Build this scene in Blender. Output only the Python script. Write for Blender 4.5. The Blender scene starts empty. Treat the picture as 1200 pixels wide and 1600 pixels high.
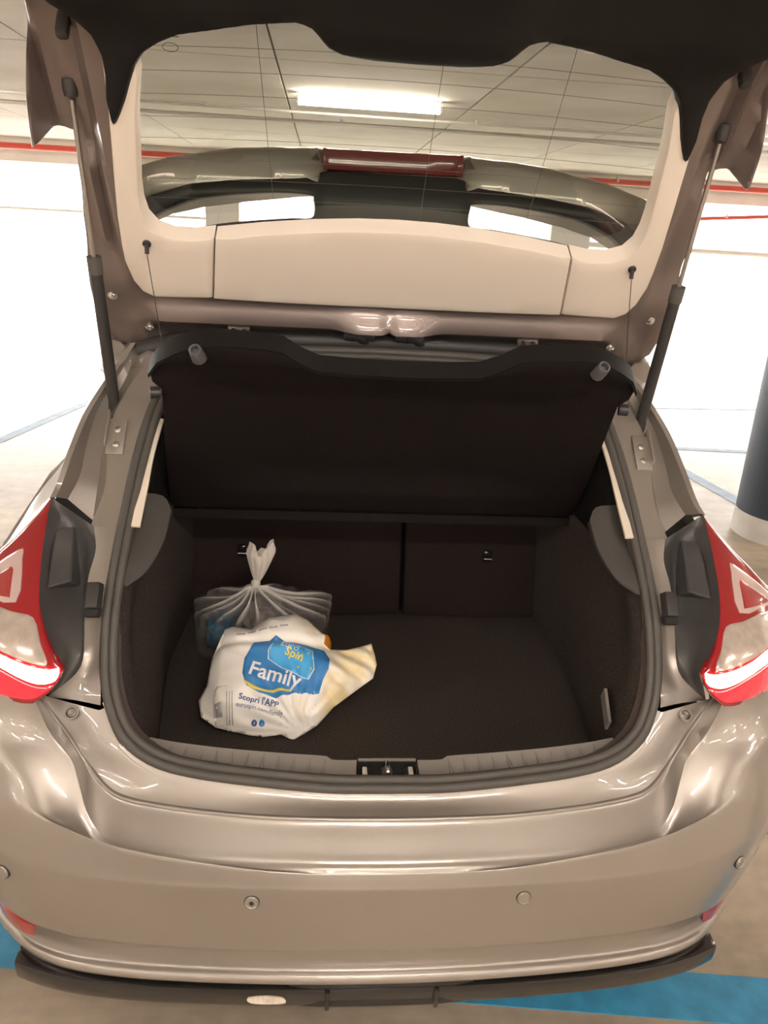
import bpy, bmesh, math, random
from mathutils import Vector, Matrix, geometry, noise

random.seed(4)
scn = bpy.context.scene
COL = scn.collection

# ------------------------------------------------------------------ camera
PITCH, YAW, ROLL = (math.radians(a) for a in (19.57, 5.18, 3.18))
fw = Vector((math.sin(YAW)*math.cos(PITCH), math.cos(YAW)*math.cos(PITCH), -math.sin(PITCH)))
rt = Vector((math.cos(YAW), -math.sin(YAW), 0))
up = rt.cross(fw)
cr, sr = math.cos(ROLL), math.sin(ROLL)
R2, U2 = rt*cr + up*sr, up*cr - rt*sr
cam = bpy.data.cameras.new('camera')
cam.sensor_fit = 'VERTICAL'; cam.sensor_height = 32.0; cam.lens = 1232.65/1600*32.0
cam.clip_start = 0.02; cam.clip_end = 300
camo = bpy.data.objects.new('camera', cam); COL.objects.link(camo)
camo.matrix_world = Matrix(((R2.x, U2.x, -fw.x, -.148), (R2.y, U2.y, -fw.y, -1.1205), (R2.z, U2.z, -fw.z, 1.648), (0, 0, 0, 1)))
scn.camera = camo

# ------------------------------------------------------------------ world, exposure
w = bpy.data.worlds.new('world'); scn.world = w; w.use_nodes = True
bg = w.node_tree.nodes['Background']
bg.inputs[0].default_value = (0.93, 0.97, 1.0, 1); bg.inputs[1].default_value = 7.0
scn.view_settings.view_transform = 'Standard'; scn.view_settings.look = 'None'
scn.view_settings.gamma = 1.0; scn.view_settings.exposure = 1.38
scn.view_settings.use_curve_mapping = False
TUBE_POWER = 34.0

# ------------------------------------------------------------------ materials
MATS = {}
def nodes(name):
    m = bpy.data.materials.new(name); m.use_nodes = True
    MATS[name] = m
    return m, m.node_tree, m.node_tree.nodes['Principled BSDF']
def mat(name, col, rough=.5, metal=0., coat=0., noise_amt=0., nscale=40., bump=0., spec=.5, emit=None, estr=0., trans=0., col2=None, detail=4, bdist=.002, sheen=0.):
    m, nt, b = nodes(name)
    b.inputs['Base Color'].default_value = (*col, 1); b.inputs['Roughness'].default_value = rough
    b.inputs['Metallic'].default_value = metal; b.inputs['Coat Weight'].default_value = coat
    b.inputs['Coat Roughness'].default_value = .04
    b.inputs['Specular IOR Level'].default_value = spec
    b.inputs['Transmission Weight'].default_value = trans
    b.inputs['Sheen Weight'].default_value = sheen
    if emit: b.inputs['Emission Color'].default_value = (*emit, 1); b.inputs['Emission Strength'].default_value = estr
    if noise_amt or bump:
        tc = nt.nodes.new('ShaderNodeTexCoord'); n = nt.nodes.new('ShaderNodeTexNoise')
        n.inputs['Scale'].default_value = nscale; n.inputs['Detail'].default_value = detail
        nt.links.new(tc.outputs['Object'], n.inputs['Vector'])
        if noise_amt:
            r = nt.nodes.new('ShaderNodeValToRGB')
            c2 = col2 or tuple(c*(1-noise_amt) for c in col)
            r.color_ramp.elements[0].position = .35; r.color_ramp.elements[1].position = .65
            r.color_ramp.elements[0].color = (*c2, 1); r.color_ramp.elements[1].color = (*col, 1)
            nt.links.new(n.outputs['Fac'], r.inputs['Fac']); nt.links.new(r.outputs['Color'], b.inputs['Base Color'])
        if bump:
            bp = nt.nodes.new('ShaderNodeBump'); bp.inputs['Strength'].default_value = bump; bp.inputs['Distance'].default_value = bdist
            nt.links.new(n.outputs['Fac'], bp.inputs['Height']); nt.links.new(bp.outputs['Normal'], b.inputs['Normal'])
    return m
mat('paint', (.40, .37, .335), .43, .76, .9)
mat('paint_shaded', (.215, .172, .155), .42, .6, .7)  # same body paint darkened: shade inside the tailgate put into the colour
mat('black_plastic', (.022, .021, .021), .42)
mat('black_trim', (.009, .008, .0075), .6, bump=.15, nscale=500, spec=.22)
mat('gloss_black', (.012, .011, .011), .12, coat=.6)
mat('rubber', (.085, .078, .07), .55)
mat('rubber_dark', (.035, .032, .03), .5)
mat('housing', (.095, .092, .09), .38, noise_amt=.3, nscale=9)
mat('beige_trim', (.76, .675, .575), .62, bump=.06, nscale=700)
mat('beige_strip', (.78, .70, .58), .5)
mat('sill_grey', (.215, .195, .175), .5, bump=.1, nscale=800)
mat('carpet', (.078, .064, .055), .95, noise_amt=.45, nscale=260, bump=.6, bdist=.003, spec=.08)
mat('felt', (.019, .0150, .0145), .95, noise_amt=.35, nscale=420, bump=.5, spec=.06)
mat('seat_felt', (.026, .018, .017), .9, noise_amt=.3, nscale=300, bump=.4, spec=.08)
mat('leaf_plastic', (.085, .078, .072), .45)
mat('chrome', (.75, .75, .74), .22, 1.0)
mat('dull_steel', (.42, .39, .36), .4, 1.0)
mat('peg_grey', (.10, .095, .095), .45)
mat('white_pad', (.72, .68, .60), .5)
mat('lens_red', (.32, .006, .012), .12, coat=1.0, spec=.6)
mat('lens_red_lit', (.45, .006, .012), .15, coat=1.0, emit=(1, .012, .03), estr=.55)
mat('lens_inner_red', (.42, .035, .035), .25, coat=1.0, noise_amt=.25, nscale=220)
mat('lens_clear', (.60, .52, .46), .2, .3, coat=1.0, noise_amt=.18, nscale=55, bump=.25)
mat('lens_chevron', (.72, .55, .52), .14, .3, coat=1.0)
mat('light_bar', (1, .8, .7), .3, emit=(1, .74, .60), estr=5.0)
mat('brake_red', (.27, .012, .014), .2, coat=1.0, noise_amt=.2, nscale=120)
mat('reflector_red', (.33, .02, .02), .2, coat=1.0)
mat('roof_liner', (.30, .27, .24), .9)
mat('tyre', (.012, .012, .012), .8, noise_amt=.3)
mat('rim_alloy', (.55, .54, .52), .3, .9)
mat('under', (.02, .019, .018), .8)
mat('tube_white', (1, 1, 1), .5, emit=(1.0, .885, .79), estr=TUBE_POWER)
mat('batten_body', (.75, .73, .70), .5)
mat('ceiling_paint', (.63, .60, .56), .9, noise_amt=.14, nscale=.9, col2=(.52, .49, .45))
mat('beam_paint', (.62, .58, .54), .9, noise_amt=.1, nscale=2)
mat('wall_paint', (.60, .57, .53), .9, noise_amt=.15, nscale=.7)
mat('red_pipe', (.50, .06, .04), .45)
mat('grey_conduit', (.55, .53, .50), .5, .3)
mat('column_dark', (.035, .050, .068), .55, noise_amt=.2, nscale=6)
mat('column_white', (.66, .63, .58), .7, noise_amt=.12, nscale=12)
mat('column_grey', (.58, .58, .57), .8)
mat('outdoor_white', (.92, .92, .92), .9)
mat('orange_plastic', (.95, .36, .02), .4, coat=.3)
mat('blue_pack', (.03, .13, .22), .45, noise_amt=.5, nscale=25)
mat('grey_pack', (.28, .25, .235), .4, noise_amt=.7, nscale=22, col2=(.06, .05, .045))
mat('print_blue', (.045, .235, .56), .45)
mat('print_light_blue', (.07, .42, .82), .45)
mat('print_white', (.86, .86, .86), .5)
mat('print_yellow', (.85, .68, .12), .5)
mat('print_navy', (.05, .10, .30), .5)
mat('print_grey', (.42, .42, .44), .5)
mat('print_cream', (.80, .77, .68), .5)
mat('dirt_white', (.80, .72, .60), .8, noise_amt=.3, nscale=60)

def floor_mat():
    m, nt, b = nodes('floor_concrete')
    tc = nt.nodes.new('ShaderNodeTexCoord')
    n1 = nt.nodes.new('ShaderNodeTexNoise'); n1.inputs['Scale'].default_value = .55; n1.inputs['Detail'].default_value = 9; n1.inputs['Roughness'].default_value = .62
    n2 = nt.nodes.new('ShaderNodeTexNoise'); n2.inputs['Scale'].default_value = 14; n2.inputs['Detail'].default_value = 6
    mp = nt.nodes.new('ShaderNodeMapping'); mp.inputs['Scale'].default_value = (.5, 2.2, 1)
    nt.links.new(tc.outputs['Object'], mp.inputs['Vector']); nt.links.new(mp.outputs['Vector'], n1.inputs['Vector']); nt.links.new(tc.outputs['Object'], n2.inputs['Vector'])
    r = nt.nodes.new('ShaderNodeValToRGB'); e = r.color_ramp.elements
    e[0].position = .33; e[0].color = (.27, .215, .16, 1); e[1].position = .62; e[1].color = (.68, .58, .455, 1)
    r2 = nt.nodes.new('ShaderNodeValToRGB'); e = r2.color_ramp.elements
    e[0].position = .3; e[0].color = (.78, .78, .78, 1); e[1].position = .7; e[1].color = (1, 1, 1, 1)
    mx = nt.nodes.new('ShaderNodeMix'); mx.data_type = 'RGBA'; mx.blend_type = 'MULTIPLY'; mx.inputs['Factor'].default_value = 1
    nt.links.new(n1.outputs['Fac'], r.inputs['Fac']); nt.links.new(n2.outputs['Fac'], r2.inputs['Fac'])
    nt.links.new(r.outputs['Color'], mx.inputs['A']); nt.links.new(r2.outputs['Color'], mx.inputs['B'])
    nt.links.new(mx.outputs['Result'], b.inputs['Base Color'])
    r3 = nt.nodes.new('ShaderNodeMapRange'); r3.inputs['To Min'].default_value = .22; r3.inputs['To Max'].default_value = .5
    nt.links.new(n1.outputs['Fac'], r3.inputs['Value']); nt.links.new(r3.outputs['Result'], b.inputs['Roughness'])
floor_mat()
mat('blue_line', (.05, .30, .52), .45, noise_amt=.25, nscale=18)
mat('blue_line_worn', (.30, .42, .55), .5, noise_amt=.3, nscale=9)

def glass_mat(name, tint, refl=.06):
    m = bpy.data.materials.new(name); m.use_nodes = True; MATS[name] = m; nt = m.node_tree; nt.nodes.clear()
    o = nt.nodes.new('ShaderNodeOutputMaterial'); t = nt.nodes.new('ShaderNodeBsdfTransparent'); g = nt.nodes.new('ShaderNodeBsdfGlossy')
    t.inputs[0].default_value = (*tint, 1); g.inputs['Roughness'].default_value = .02
    f = nt.nodes.new('ShaderNodeFresnel'); f.inputs[0].default_value = 1.45
    mx = nt.nodes.new('ShaderNodeMixShader')
    nt.links.new(f.outputs[0], mx.inputs[0]); nt.links.new(t.outputs[0], mx.inputs[1]); nt.links.new(g.outputs[0], mx.inputs[2]); nt.links.new(mx.outputs[0], o.inputs[0])
glass_mat('window_glass', (.60, .615, .565))
glass_mat('side_glass', (.12, .13, .13))

def film_mat():          # thin clear polythene: mostly see-through, milky where it is folded
    m = bpy.data.materials.new('clear_film'); m.use_nodes = True; MATS['clear_film'] = m; nt = m.node_tree; nt.nodes.clear()
    o = nt.nodes.new('ShaderNodeOutputMaterial'); t = nt.nodes.new('ShaderNodeBsdfTransparent'); t.inputs[0].default_value = (.95, .94, .93, 1)
    p = nt.nodes.new('ShaderNodeBsdfPrincipled'); p.inputs['Base Color'].default_value = (.82, .79, .75, 1); p.inputs['Roughness'].default_value = .22
    at = nt.nodes.new('ShaderNodeAttribute'); at.attribute_name = 'milk'
    mx = nt.nodes.new('ShaderNodeMixShader')
    nt.links.new(at.outputs['Fac'], mx.inputs[0]); nt.links.new(t.outputs[0], mx.inputs[1]); nt.links.new(p.outputs[0], mx.inputs[2]); nt.links.new(mx.outputs[0], o.inputs[0])
film_mat()
def bag_mat():
    m, nt, b = nodes('white_bag')
    b.inputs['Roughness'].default_value = .42
    b.inputs['Subsurface Weight'].default_value = 0
    tc = nt.nodes.new('ShaderNodeTexCoord'); n = nt.nodes.new('ShaderNodeTexNoise'); n.inputs['Scale'].default_value = 16; n.inputs['Detail'].default_value = 2
    sx = nt.nodes.new('ShaderNodeSeparateXYZ'); mr = nt.nodes.new('ShaderNodeMapRange'); mu = nt.nodes.new('ShaderNodeMath'); mu.operation = 'MULTIPLY'
    mr.inputs['From Min'].default_value = -.24; mr.inputs['From Max'].default_value = -.08; mr.inputs['To Min'].default_value = .55; mr.inputs['To Max'].default_value = 1.25
    nt.links.new(tc.outputs['Object'], sx.inputs[0]); nt.links.new(sx.outputs['X'], mr.inputs['Value']); nt.links.new(mr.outputs['Result'], mu.inputs[1])
    r = nt.nodes.new('ShaderNodeValToRGB'); e = r.color_ramp.elements
    e[0].position = .42; e[0].color = (.93, .90, .84, 1); e[1].position = .72; e[1].color = (.86, .72, .42, 1)
    nt.links.new(tc.outputs['Object'], n.inputs['Vector']); nt.links.new(n.outputs['Fac'], mu.inputs[0]); nt.links.new(mu.outputs[0], r.inputs['Fac']); nt.links.new(r.outputs['Color'], b.inputs['Base Color'])
bag_mat()

# ------------------------------------------------------------------ helpers
def link(name, me, m, parent=None, loc=None, smooth=None):
    o = bpy.data.objects.new(name, me); COL.objects.link(o)
    if m and not me.materials: me.materials.append(MATS[m])
    if parent is not None: o.parent = parent
    if loc: o.location = loc
    if smooth is not None:
        me.polygons.foreach_set('use_smooth', [True]*len(me.polygons)); me.set_sharp_from_angle(angle=math.radians(smooth))
    me.update()
    return o
def mk(name, verts, faces, m, parent=None, smooth=35, fix=True, loc=None):
    me = bpy.data.meshes.new(name); me.from_pydata([tuple(v) for v in verts], [], faces)
    if fix:
        bm = bmesh.new(); bm.from_mesh(me); bmesh.ops.remove_doubles(bm, verts=bm.verts, dist=1e-6)
        bmesh.ops.recalc_face_normals(bm, faces=bm.faces); bm.to_mesh(me); bm.free()
    return link(name, me, m, parent, loc, smooth)
def empty(name, loc=(0, 0, 0), parent=None):
    o = bpy.data.objects.new(name, None); COL.objects.link(o); o.location = loc; o.empty_display_size = .1
    if parent is not None: o.parent = parent
    return o
def tag(o, label=None, cat=None, group=None, kind=None):
    if label: o['label'] = label
    if cat: o['category'] = cat
    if group: o['group'] = group
    if kind: o['kind'] = kind
    return o
def interp(x, xs, ys):
    if x <= xs[0]: return ys[0]
    for i in range(len(xs)-1):
        if x <= xs[i+1]:
            t = (x-xs[i])/(xs[i+1]-xs[i]); return ys[i]+(ys[i+1]-ys[i])*t
    return ys[-1]
def sstep(a, b, x):
    t = max(0., min(1., (x-a)/(b-a))); return t*t*(3-2*t)
def resample(pts, n):
    """Catmull-Rom through pts, then n points evenly along its length"""
    P = [Vector(p) for p in pts]
    if len(P) > 2:
        Q = [P[0]*2-P[1]]+P+[P[-1]*2-P[-2]]; d = []
        for i in range(1, len(Q)-2):
            for k in range(10):
                t = k/10; a, b, c, e = Q[i-1:i+3]
                d.append(.5*((2*b)+(c-a)*t+(2*a-5*b+4*c-e)*t*t+(3*b-a-3*c+e)*t**3))
        d.append(P[-1])
    else: d = P
    L = [0]
    for a, b in zip(d, d[1:]): L.append(L[-1]+(b-a).length)
    out = []; j = 0
    for i in range(n):
        s = L[-1]*i/(n-1)
        while j < len(d)-2 and L[j+1] < s: j += 1
        t = (s-L[j])/max(L[j+1]-L[j], 1e-9); out.append(d[j].lerp(d[j+1], min(max(t, 0), 1)))
    return out
def mir(p): return Vector((-p[0], p[1], p[2]))
def both(row): return [mir(p) for p in reversed(row[1:])]+[Vector(p) for p in row]
def grid(rows):
    n = len(rows[0]); V = [p for r in rows for p in r]; Fc = []
    for i in range(len(rows)-1):
        for j in range(n-1):
            a = i*n+j; Fc.append((a, a+1, a+n+1, a+n))
    return V, Fc
def cross_interp(rows, sub):
    """Catmull-Rom between rows, column by column"""
    n = len(rows); out = []
    for i in range(n-1):
        for k in range(sub):
            t = k/sub; r = []
            for j in range(len(rows[0])):
                b, c = rows[i][j], rows[i+1][j]
                a = rows[i-1][j] if i > 0 else b*2-c
                e = rows[i+2][j] if i+2 < n else c*2-b
                r.append(.5*((2*b)+(c-a)*t+(2*a-5*b+4*c-e)*t*t+(3*b-a-3*c+e)*t**3))
            out.append(r)
    out.append(rows[-1]); return out
def loft(name, curves, n, m, parent, sub=4, sym=False, smooth=40, thick=0.):
    rows = [resample(c, n) for c in curves]
    if sub > 1: rows = cross_interp(rows, sub)
    if sym: rows = [both(r) for r in rows]
    V, Fc = grid(rows); o = mk(name, V, Fc, m, parent, smooth)
    if thick:
        s = o.modifiers.new('thickness', 'SOLIDIFY'); s.thickness = thick; s.offset = 0
    return o
def inside(p, poly):
    x, y = p; r = False; n = len(poly); j = n-1
    for i in range(n):
        xi, yi = poly[i]; xj, yj = poly[j]
        if (yi > y) != (yj > y) and x < (xj-xi)*(y-yi)/(yj-yi)+xi: r = not r
        j = i
    return r
def dens(poly, sp):
    o = []
    for a, b in zip(poly, poly[1:]+poly[:1]):
        n = max(1, int(math.hypot(b[0]-a[0], b[1]-a[1])/sp+.5))
        for k in range(n): o.append((a[0]+(b[0]-a[0])*k/n, a[1]+(b[1]-a[1])*k/n))
    return o
def curve2(pts, closed=True, k=6):
    """smooth closed 2D outline"""
    n = len(pts); o = []
    for i in range(n):
        a, b, c, e = (Vector(pts[(i+q) % n]) for q in (-1, 0, 1, 2))
        for s in range(k):
            t = s/k; v = .5*((2*b)+(c-a)*t+(2*a-5*b+4*c-e)*t*t+(3*b-a-3*c+e)*t**3); o.append((v.x, v.y))
    return o
def bdist(p, loops):
    d = 1e9; px, py = p
    for L in loops:
        n = len(L)
        for i in range(n):
            ax, ay = L[i]; bx, by = L[(i+1) % n]; vx, vy = bx-ax, by-ay
            t = max(0, min(1, ((px-ax)*vx+(py-ay)*vy)/max(vx*vx+vy*vy, 1e-12)))
            d = min(d, (ax+vx*t-px)**2+(ay+vy*t-py)**2)
    return math.sqrt(d)
def sheet(name, outer, mapf, thick, m, parent, holes=(), sp=.03, rnd=0., bsp=None, smooth=40, both_sides=True, backf=None):
    """a sheet of real thickness cut to a 2D outline (with holes), carried onto a surface by mapf(a,b,h)"""
    bsp = bsp or sp
    loops = [dens(list(outer), bsp)]+[dens(list(h), bsp) for h in holes]
    pts = []; edges = []
    for L in loops:
        b = len(pts); pts += L; edges += [(b+i, b+(i+1) % len(L)) for i in range(len(L))]
    nb = len(pts)
    def ok(p, mind): return inside(p, loops[0]) and not any(inside(p, h) for h in loops[1:]) and bdist(p, loops) > mind
    if rnd:
        for L in list(loops):
            n = len(L)
            for i in range(n):
                a, b = Vector(L[i-1]), Vector(L[(i+1) % n]); t = (b-a)
                if t.length < 1e-9: continue
                t.normalize()
                for q in (.3, 1.):
                    for s in (1, -1):
                        p = (L[i][0]-t.y*rnd*q*s, L[i][1]+t.x*rnd*q*s)
                        if ok(p, rnd*q*.85): pts.append(p)
    xs = [p[0] for p in loops[0]]; ys = [p[1] for p in loops[0]]
    x = min(xs)+sp*.5
    while x < max(xs):
        y = min(ys)+sp*.5
        while y < max(ys):
            if ok((x, y), max(sp*.45, rnd*1.15)): pts.append((x, y))
            y += sp
        x += sp
    V, _, Fs, _, _, _ = geometry.delaunay_2d_cdt([Vector(p) for p in pts], edges, [], 0, 1e-7)
    V = [(v.x, v.y) for v in V]; tri = []
    for f in Fs:
        c = (sum(V[i][0] for i in f)/len(f), sum(V[i][1] for i in f)/len(f))
        if inside(c, loops[0]) and not any(inside(c, h) for h in loops[1:]): tri.append(tuple(f))
    ds = [bdist(p, loops) for p in V] if rnd else None
    fr = []
    for i, p in enumerate(V):
        h = 0.
        if rnd and ds[i] < rnd: h = -rnd*(1-math.sqrt(max(0, 1-(1-ds[i]/rnd)**2)))
        fr.append(Vector(mapf(p[0], p[1], h)))
    n = len(V); Vt = list(fr); Fc = list(tri)
    if both_sides:
        Vt += [Vector((backf or mapf)(p[0], p[1], -thick)) for p in V]
        Fc += [tuple(i+n for i in reversed(f)) for f in tri]
        cnt = {}
        for f in tri:
            for i in range(len(f)):
                e = (f[i], f[(i+1) % len(f)]); cnt[e] = 1
        for (a, b) in cnt:
            if (b, a) not in cnt: Fc.append((b, a, a+n, b+n))
    return mk(name, Vt, Fc, m, parent, smooth)
def tube(name, path, r, m, parent, seg=10, closed=False, n=None, prof=None, smooth=45, caps=True, normal=None):
    P = resample(path, n) if n else [Vector(p) for p in path]
    if closed and (P[0]-P[-1]).length < 1e-6: P = P[:-1]
    N = len(P); V = []; Fc = []; u = None
    rr = r if callable(r) else (lambda t: r)
    for i, p in enumerate(P):
        if closed: t = P[(i+1) % N]-P[i-1]
        else: t = P[min(i+1, N-1)]-P[max(i-1, 0)]
        t.normalize()
        if normal is not None: u = normal(p) if callable(normal) else Vector(normal)
        elif u is None: u = Vector((0, 0, 1)) if abs(t.z) < .9 else Vector((1, 0, 0))
        u = (u-t*u.dot(t)).normalized(); v = t.cross(u)
        q = prof or [(math.cos(2*math.pi*k/seg), math.sin(2*math.pi*k/seg)) for k in range(seg)]
        s = rr(i/max(N-1, 1))
        for a, b in q: V.append(p+(u*a+v*b)*s)
    k = len(prof) if prof else seg
    for i in range(N if closed else N-1):
        for j in range(k):
            a = i*k+j; b = i*k+(j+1) % k; c = ((i+1) % N)*k+(j+1) % k; d = ((i+1) % N)*k+j; Fc.append((a, b, c, d))
    if not closed and caps: Fc.append(tuple(range(k))[::-1]); Fc.append(tuple(range((N-1)*k, N*k)))
    return mk(name, V, Fc, m, parent, smooth)
def box(name, c, s, m, parent=None, bev=0., rot=None, seg=2, smooth=35):
    bm = bmesh.new(); bmesh.ops.create_cube(bm, size=1)
    bmesh.ops.scale(bm, verts=bm.verts, vec=s)
    if bev: bmesh.ops.bevel(bm, geom=bm.edges[:], offset=bev, segments=seg, affect='EDGES', profile=.5)
    if rot: bmesh.ops.rotate(bm, verts=bm.verts, matrix=rot)
    bmesh.ops.translate(bm, verts=bm.verts, vec=c)
    me = bpy.data.meshes.new(name); bm.to_mesh(me); bm.free()
    return link(name, me, m, parent, smooth=smooth)
def lathe(name, prof, c, axis, m, parent=None, seg=20, smooth=40):
    ax = Vector(axis).normalized(); u = ax.orthogonal().normalized(); v = ax.cross(u); V = []; Fc = []; k = len(prof)
    for i in range(seg):
        a = 2*math.pi*i/seg
        for r, h in prof: V.append(Vector(c)+(u*math.cos(a)+v*math.sin(a))*r+ax*h)
    for i in range(seg):
        for j in range(k-1):
            a = i*k+j; b = ((i+1) % seg)*k+j; Fc.append((a, b, b+1, a+1))
    return mk(name, V, Fc, m, parent, smooth)

# ================================================================== THE PLACE
floor = box('floor', (0, 2, -.05), (46, 44, .1), 'floor_concrete'); tag(floor, kind='structure')
floor['label'] = 'stained beige concrete parking garage floor'
ceil = box('ceiling', (0, .4, 2.83), (32, 25.6, .16), 'ceiling_paint'); tag(ceil, 'off white garage ceiling of wide slabs', kind='structure')
k = 0
slab = None
for ix in range(-5, 6):
    for iy in range(-5, 6):
        cx, cy = .31+ix*1.62, 1.5+iy*2.33
        if abs(cx) > 15 or cy > 12.6 or cy < -12: continue
        if slab is None: slab = box('ceiling_slab', (0, 0, 0), (1.608, 2.318, .05), 'ceiling_paint', ceil, bev=.004, seg=1); s = slab
        else:
            s = slab.copy(); COL.objects.link(s); s.parent = ceil
        s.location = (cx, cy, 2.735)
for nm, c, s in (('wall_left', (-16, .4, 1.4), (.2, 25.6, 2.9)), ('wall_right', (16, .4, 1.4), (.2, 25.6, 2.9)), ('wall_back', (0, -12.4, 1.4), (32, .2, 2.9))):
    tag(box(nm, c, s, 'wall_paint'), 'painted concrete garage wall', kind='structure')
tag(box('trim_1', (0, 13.1, 2.58), (32, .3, .38), 'beam_paint', bev=.01), 'pale concrete edge beam above the bright opening', kind='structure')
# sunlit outside beyond the open side
tag(box('wall_far', (0, 19.0, 2.2), (46, .3, 4.6), 'outdoor_white'), 'white sunlit wall outside the open side', kind='structure')

def batten(x, y, label):
    e = empty('fluorescent_lamp', (x, y, 2.71)); tag(e, label, 'lamp', 'ceiling battens')
    box('housing', (0, 0, -.014), (1.24, .06, .028), 'batten_body', e, bev=.006)
    tube('light_tube', [(-.6, 0, -.062), (.6, 0, -.062)], .035, 'tube_white', e, seg=12)
    for s in (-1, 1): box('end_cap', (s*.610, 0, -.060), (.020, .072, .068), 'batten_body', e, bev=.004)
    return e
batten(.215, 6.34, 'lit ceiling lamp seen through the raised rear window')
for y in (2.05, -1.9, -4.6, -7.6, -10.6):  # lamp rows out of view, added to light the garage and the boot
    for x in (-12.2, -8.1, -3.95, .215, 4.35, 8.5, 12.6):
        batten(x, y, {2.05: 'unseen ceiling lamp added in the row over the car roof', -1.9: 'unseen ceiling lamp added in the first row behind the open boot', -4.6: 'unseen ceiling lamp added in the second row behind the open boot', -7.6: 'unseen ceiling lamp added in the third row behind the open boot', -10.6: 'unseen ceiling lamp added in the row along the back wall'}[y])
for x in (-12.2, -8.1, -3.95, 4.35, 8.5, 12.6):  # further unseen lamps, added beside the visible one to light the garage
    batten(x, 6.34, 'unseen ceiling lamp added in the row beyond the car')

def pipe(name, a, b, r, m, label, cat='pipe', clips=0):
    e = empty(name, ((a[0]+b[0])/2, (a[1]+b[1])/2, (a[2]+b[2])/2)); tag(e, label, cat)
    o = Vector(e.location); A, B = Vector(a)-o, Vector(b)-o
    tube('pipe_run', [A, B], r, m, e, seg=12)
    for i in range(clips):
        p = A.lerp(B, (i+.5)/clips); box('pipe_clip', tuple(p+Vector((0, 0, r*1.1))), (.03, r*2.6, r*2.4), 'grey_conduit', e, bev=.003)
    return e
pipe('red_pipe', (-15, 12.1, 2.53), (15, 12.3, 2.61), .045, 'red_pipe', 'long red sprinkler pipe under the ceiling by the open side', clips=10)
pipe('red_branch_pipe', (5.9, 12.9, 2.10), (9.0, 12.4, 2.35), .03, 'red_pipe', 'thin red branch pipe sloping in front of bright opening', clips=2)
pipe('grey_conduit', (-15, 6.9, 2.64), (15, 7.1, 2.64), .014, 'grey_conduit', 'thin grey conduit behind the lit ceiling lamp', clips=12)
pipe('grey_conduit', (-15, 7.5, 2.62), (15, 7.5, 2.62), .018, 'grey_conduit', 'thick grey conduit running beside the thin conduit', clips=9)
pipe('white_rail', (-15, 12.92, 1.69), (-1.85, 12.92, 1.69), .022, 'grey_conduit', 'thin pale rail across bright opening, longer run', clips=5)
pipe('white_rail', (4.3, 12.92, 1.62), (15, 12.92, 1.55), .05, 'grey_conduit', 'thick pale rail across bright opening beyond dark round pillar', clips=4)

def column(x, y, r, label, two):
    e = empty('concrete_pillar', (x, y, 0)); tag(e, label, 'pillar')
    if two:
        lathe('white_base', [(0, 0), (r+.004, 0), (r+.004, .15), (0, .15)], (0, 0, 0), (0, 0, 1), 'column_white', e, seg=40)
        lathe('shaft', [(0, .15), (r, .15), (r, 2.71), (0, 2.71)], (0, 0, 0), (0, 0, 1), 'column_dark', e, seg=40)
    else:
        box('shaft', (0, 0, 1.2), (r*2, r*1.6, 2.4), 'column_grey', e, bev=.02)
        box('base', (0, 0, .08), (r*2.1, r*1.7, .16), 'column_grey', e, bev=.01)
column(2.75, 3.27, .30, 'round dark blue pillar with white base beside the car', True)
column(-1.78, 12.8, .27, 'narrower square pale pillar standing in the bright opening', False)
column(3.95, 12.8, .34, 'wider square pale pillar standing in the bright opening', False)

def stripe(x, y, L, W, rot, m, label):
    o = box('floor_line', (0, 0, 0), (L, W, .003), m, None); o.location = (x, y, .0016); o.rotation_euler.z = math.radians(rot)
    tag(o, label, 'floor marking', 'blue floor lines')
stripe(.25, .235, 3.3, .125, -6.5, 'blue_line', 'bright blue painted line running under the rear bumper')
stripe(2.0, .70, 1.6, .10, -3.5, 'blue_line', 'short bright blue painted line beside the rear wheel')
stripe(2.74, 4.28, 1.35, .11, -84, 'blue_line_worn', 'worn pale blue line beside the dark pillar base')
stripe(4.6, 7.2, 3.6, .12, 6, 'blue_line_worn', 'worn pale blue line crossing floor far behind pillar')
stripe(3.9, 5.27, 2.6, .10, -4, 'blue_line_worn', 'worn pale blue line crossing floor just behind pillar')
stripe(-2.45, 5.5, 2.6, .09, 80, 'blue_line_worn', 'worn pale blue line beside open tailgate strut')

# ================================================================== THE CAR
car = empty('hatchback_car', (0, 1.6, 0))
tag(car, 'metallic grey brown hatchback car with its boot open', 'car')
car_off = Vector((0, 1.6, 0))
def part(name):       # parts are modelled in scene coordinates under an empty at the car's base
    e = empty(name, (0, -1.6, 0), car); return e
class _P:  # direct meshes: shift back so that world coordinates hold
    pass
CP = car
def C(o):
    """hang a mesh modelled in world coordinates on the car"""
    o.parent = car; o.location = Vector(o.location)-car_off; return o

def plan(x): x = abs(x); return .12*x*x+.55*x**8
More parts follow.
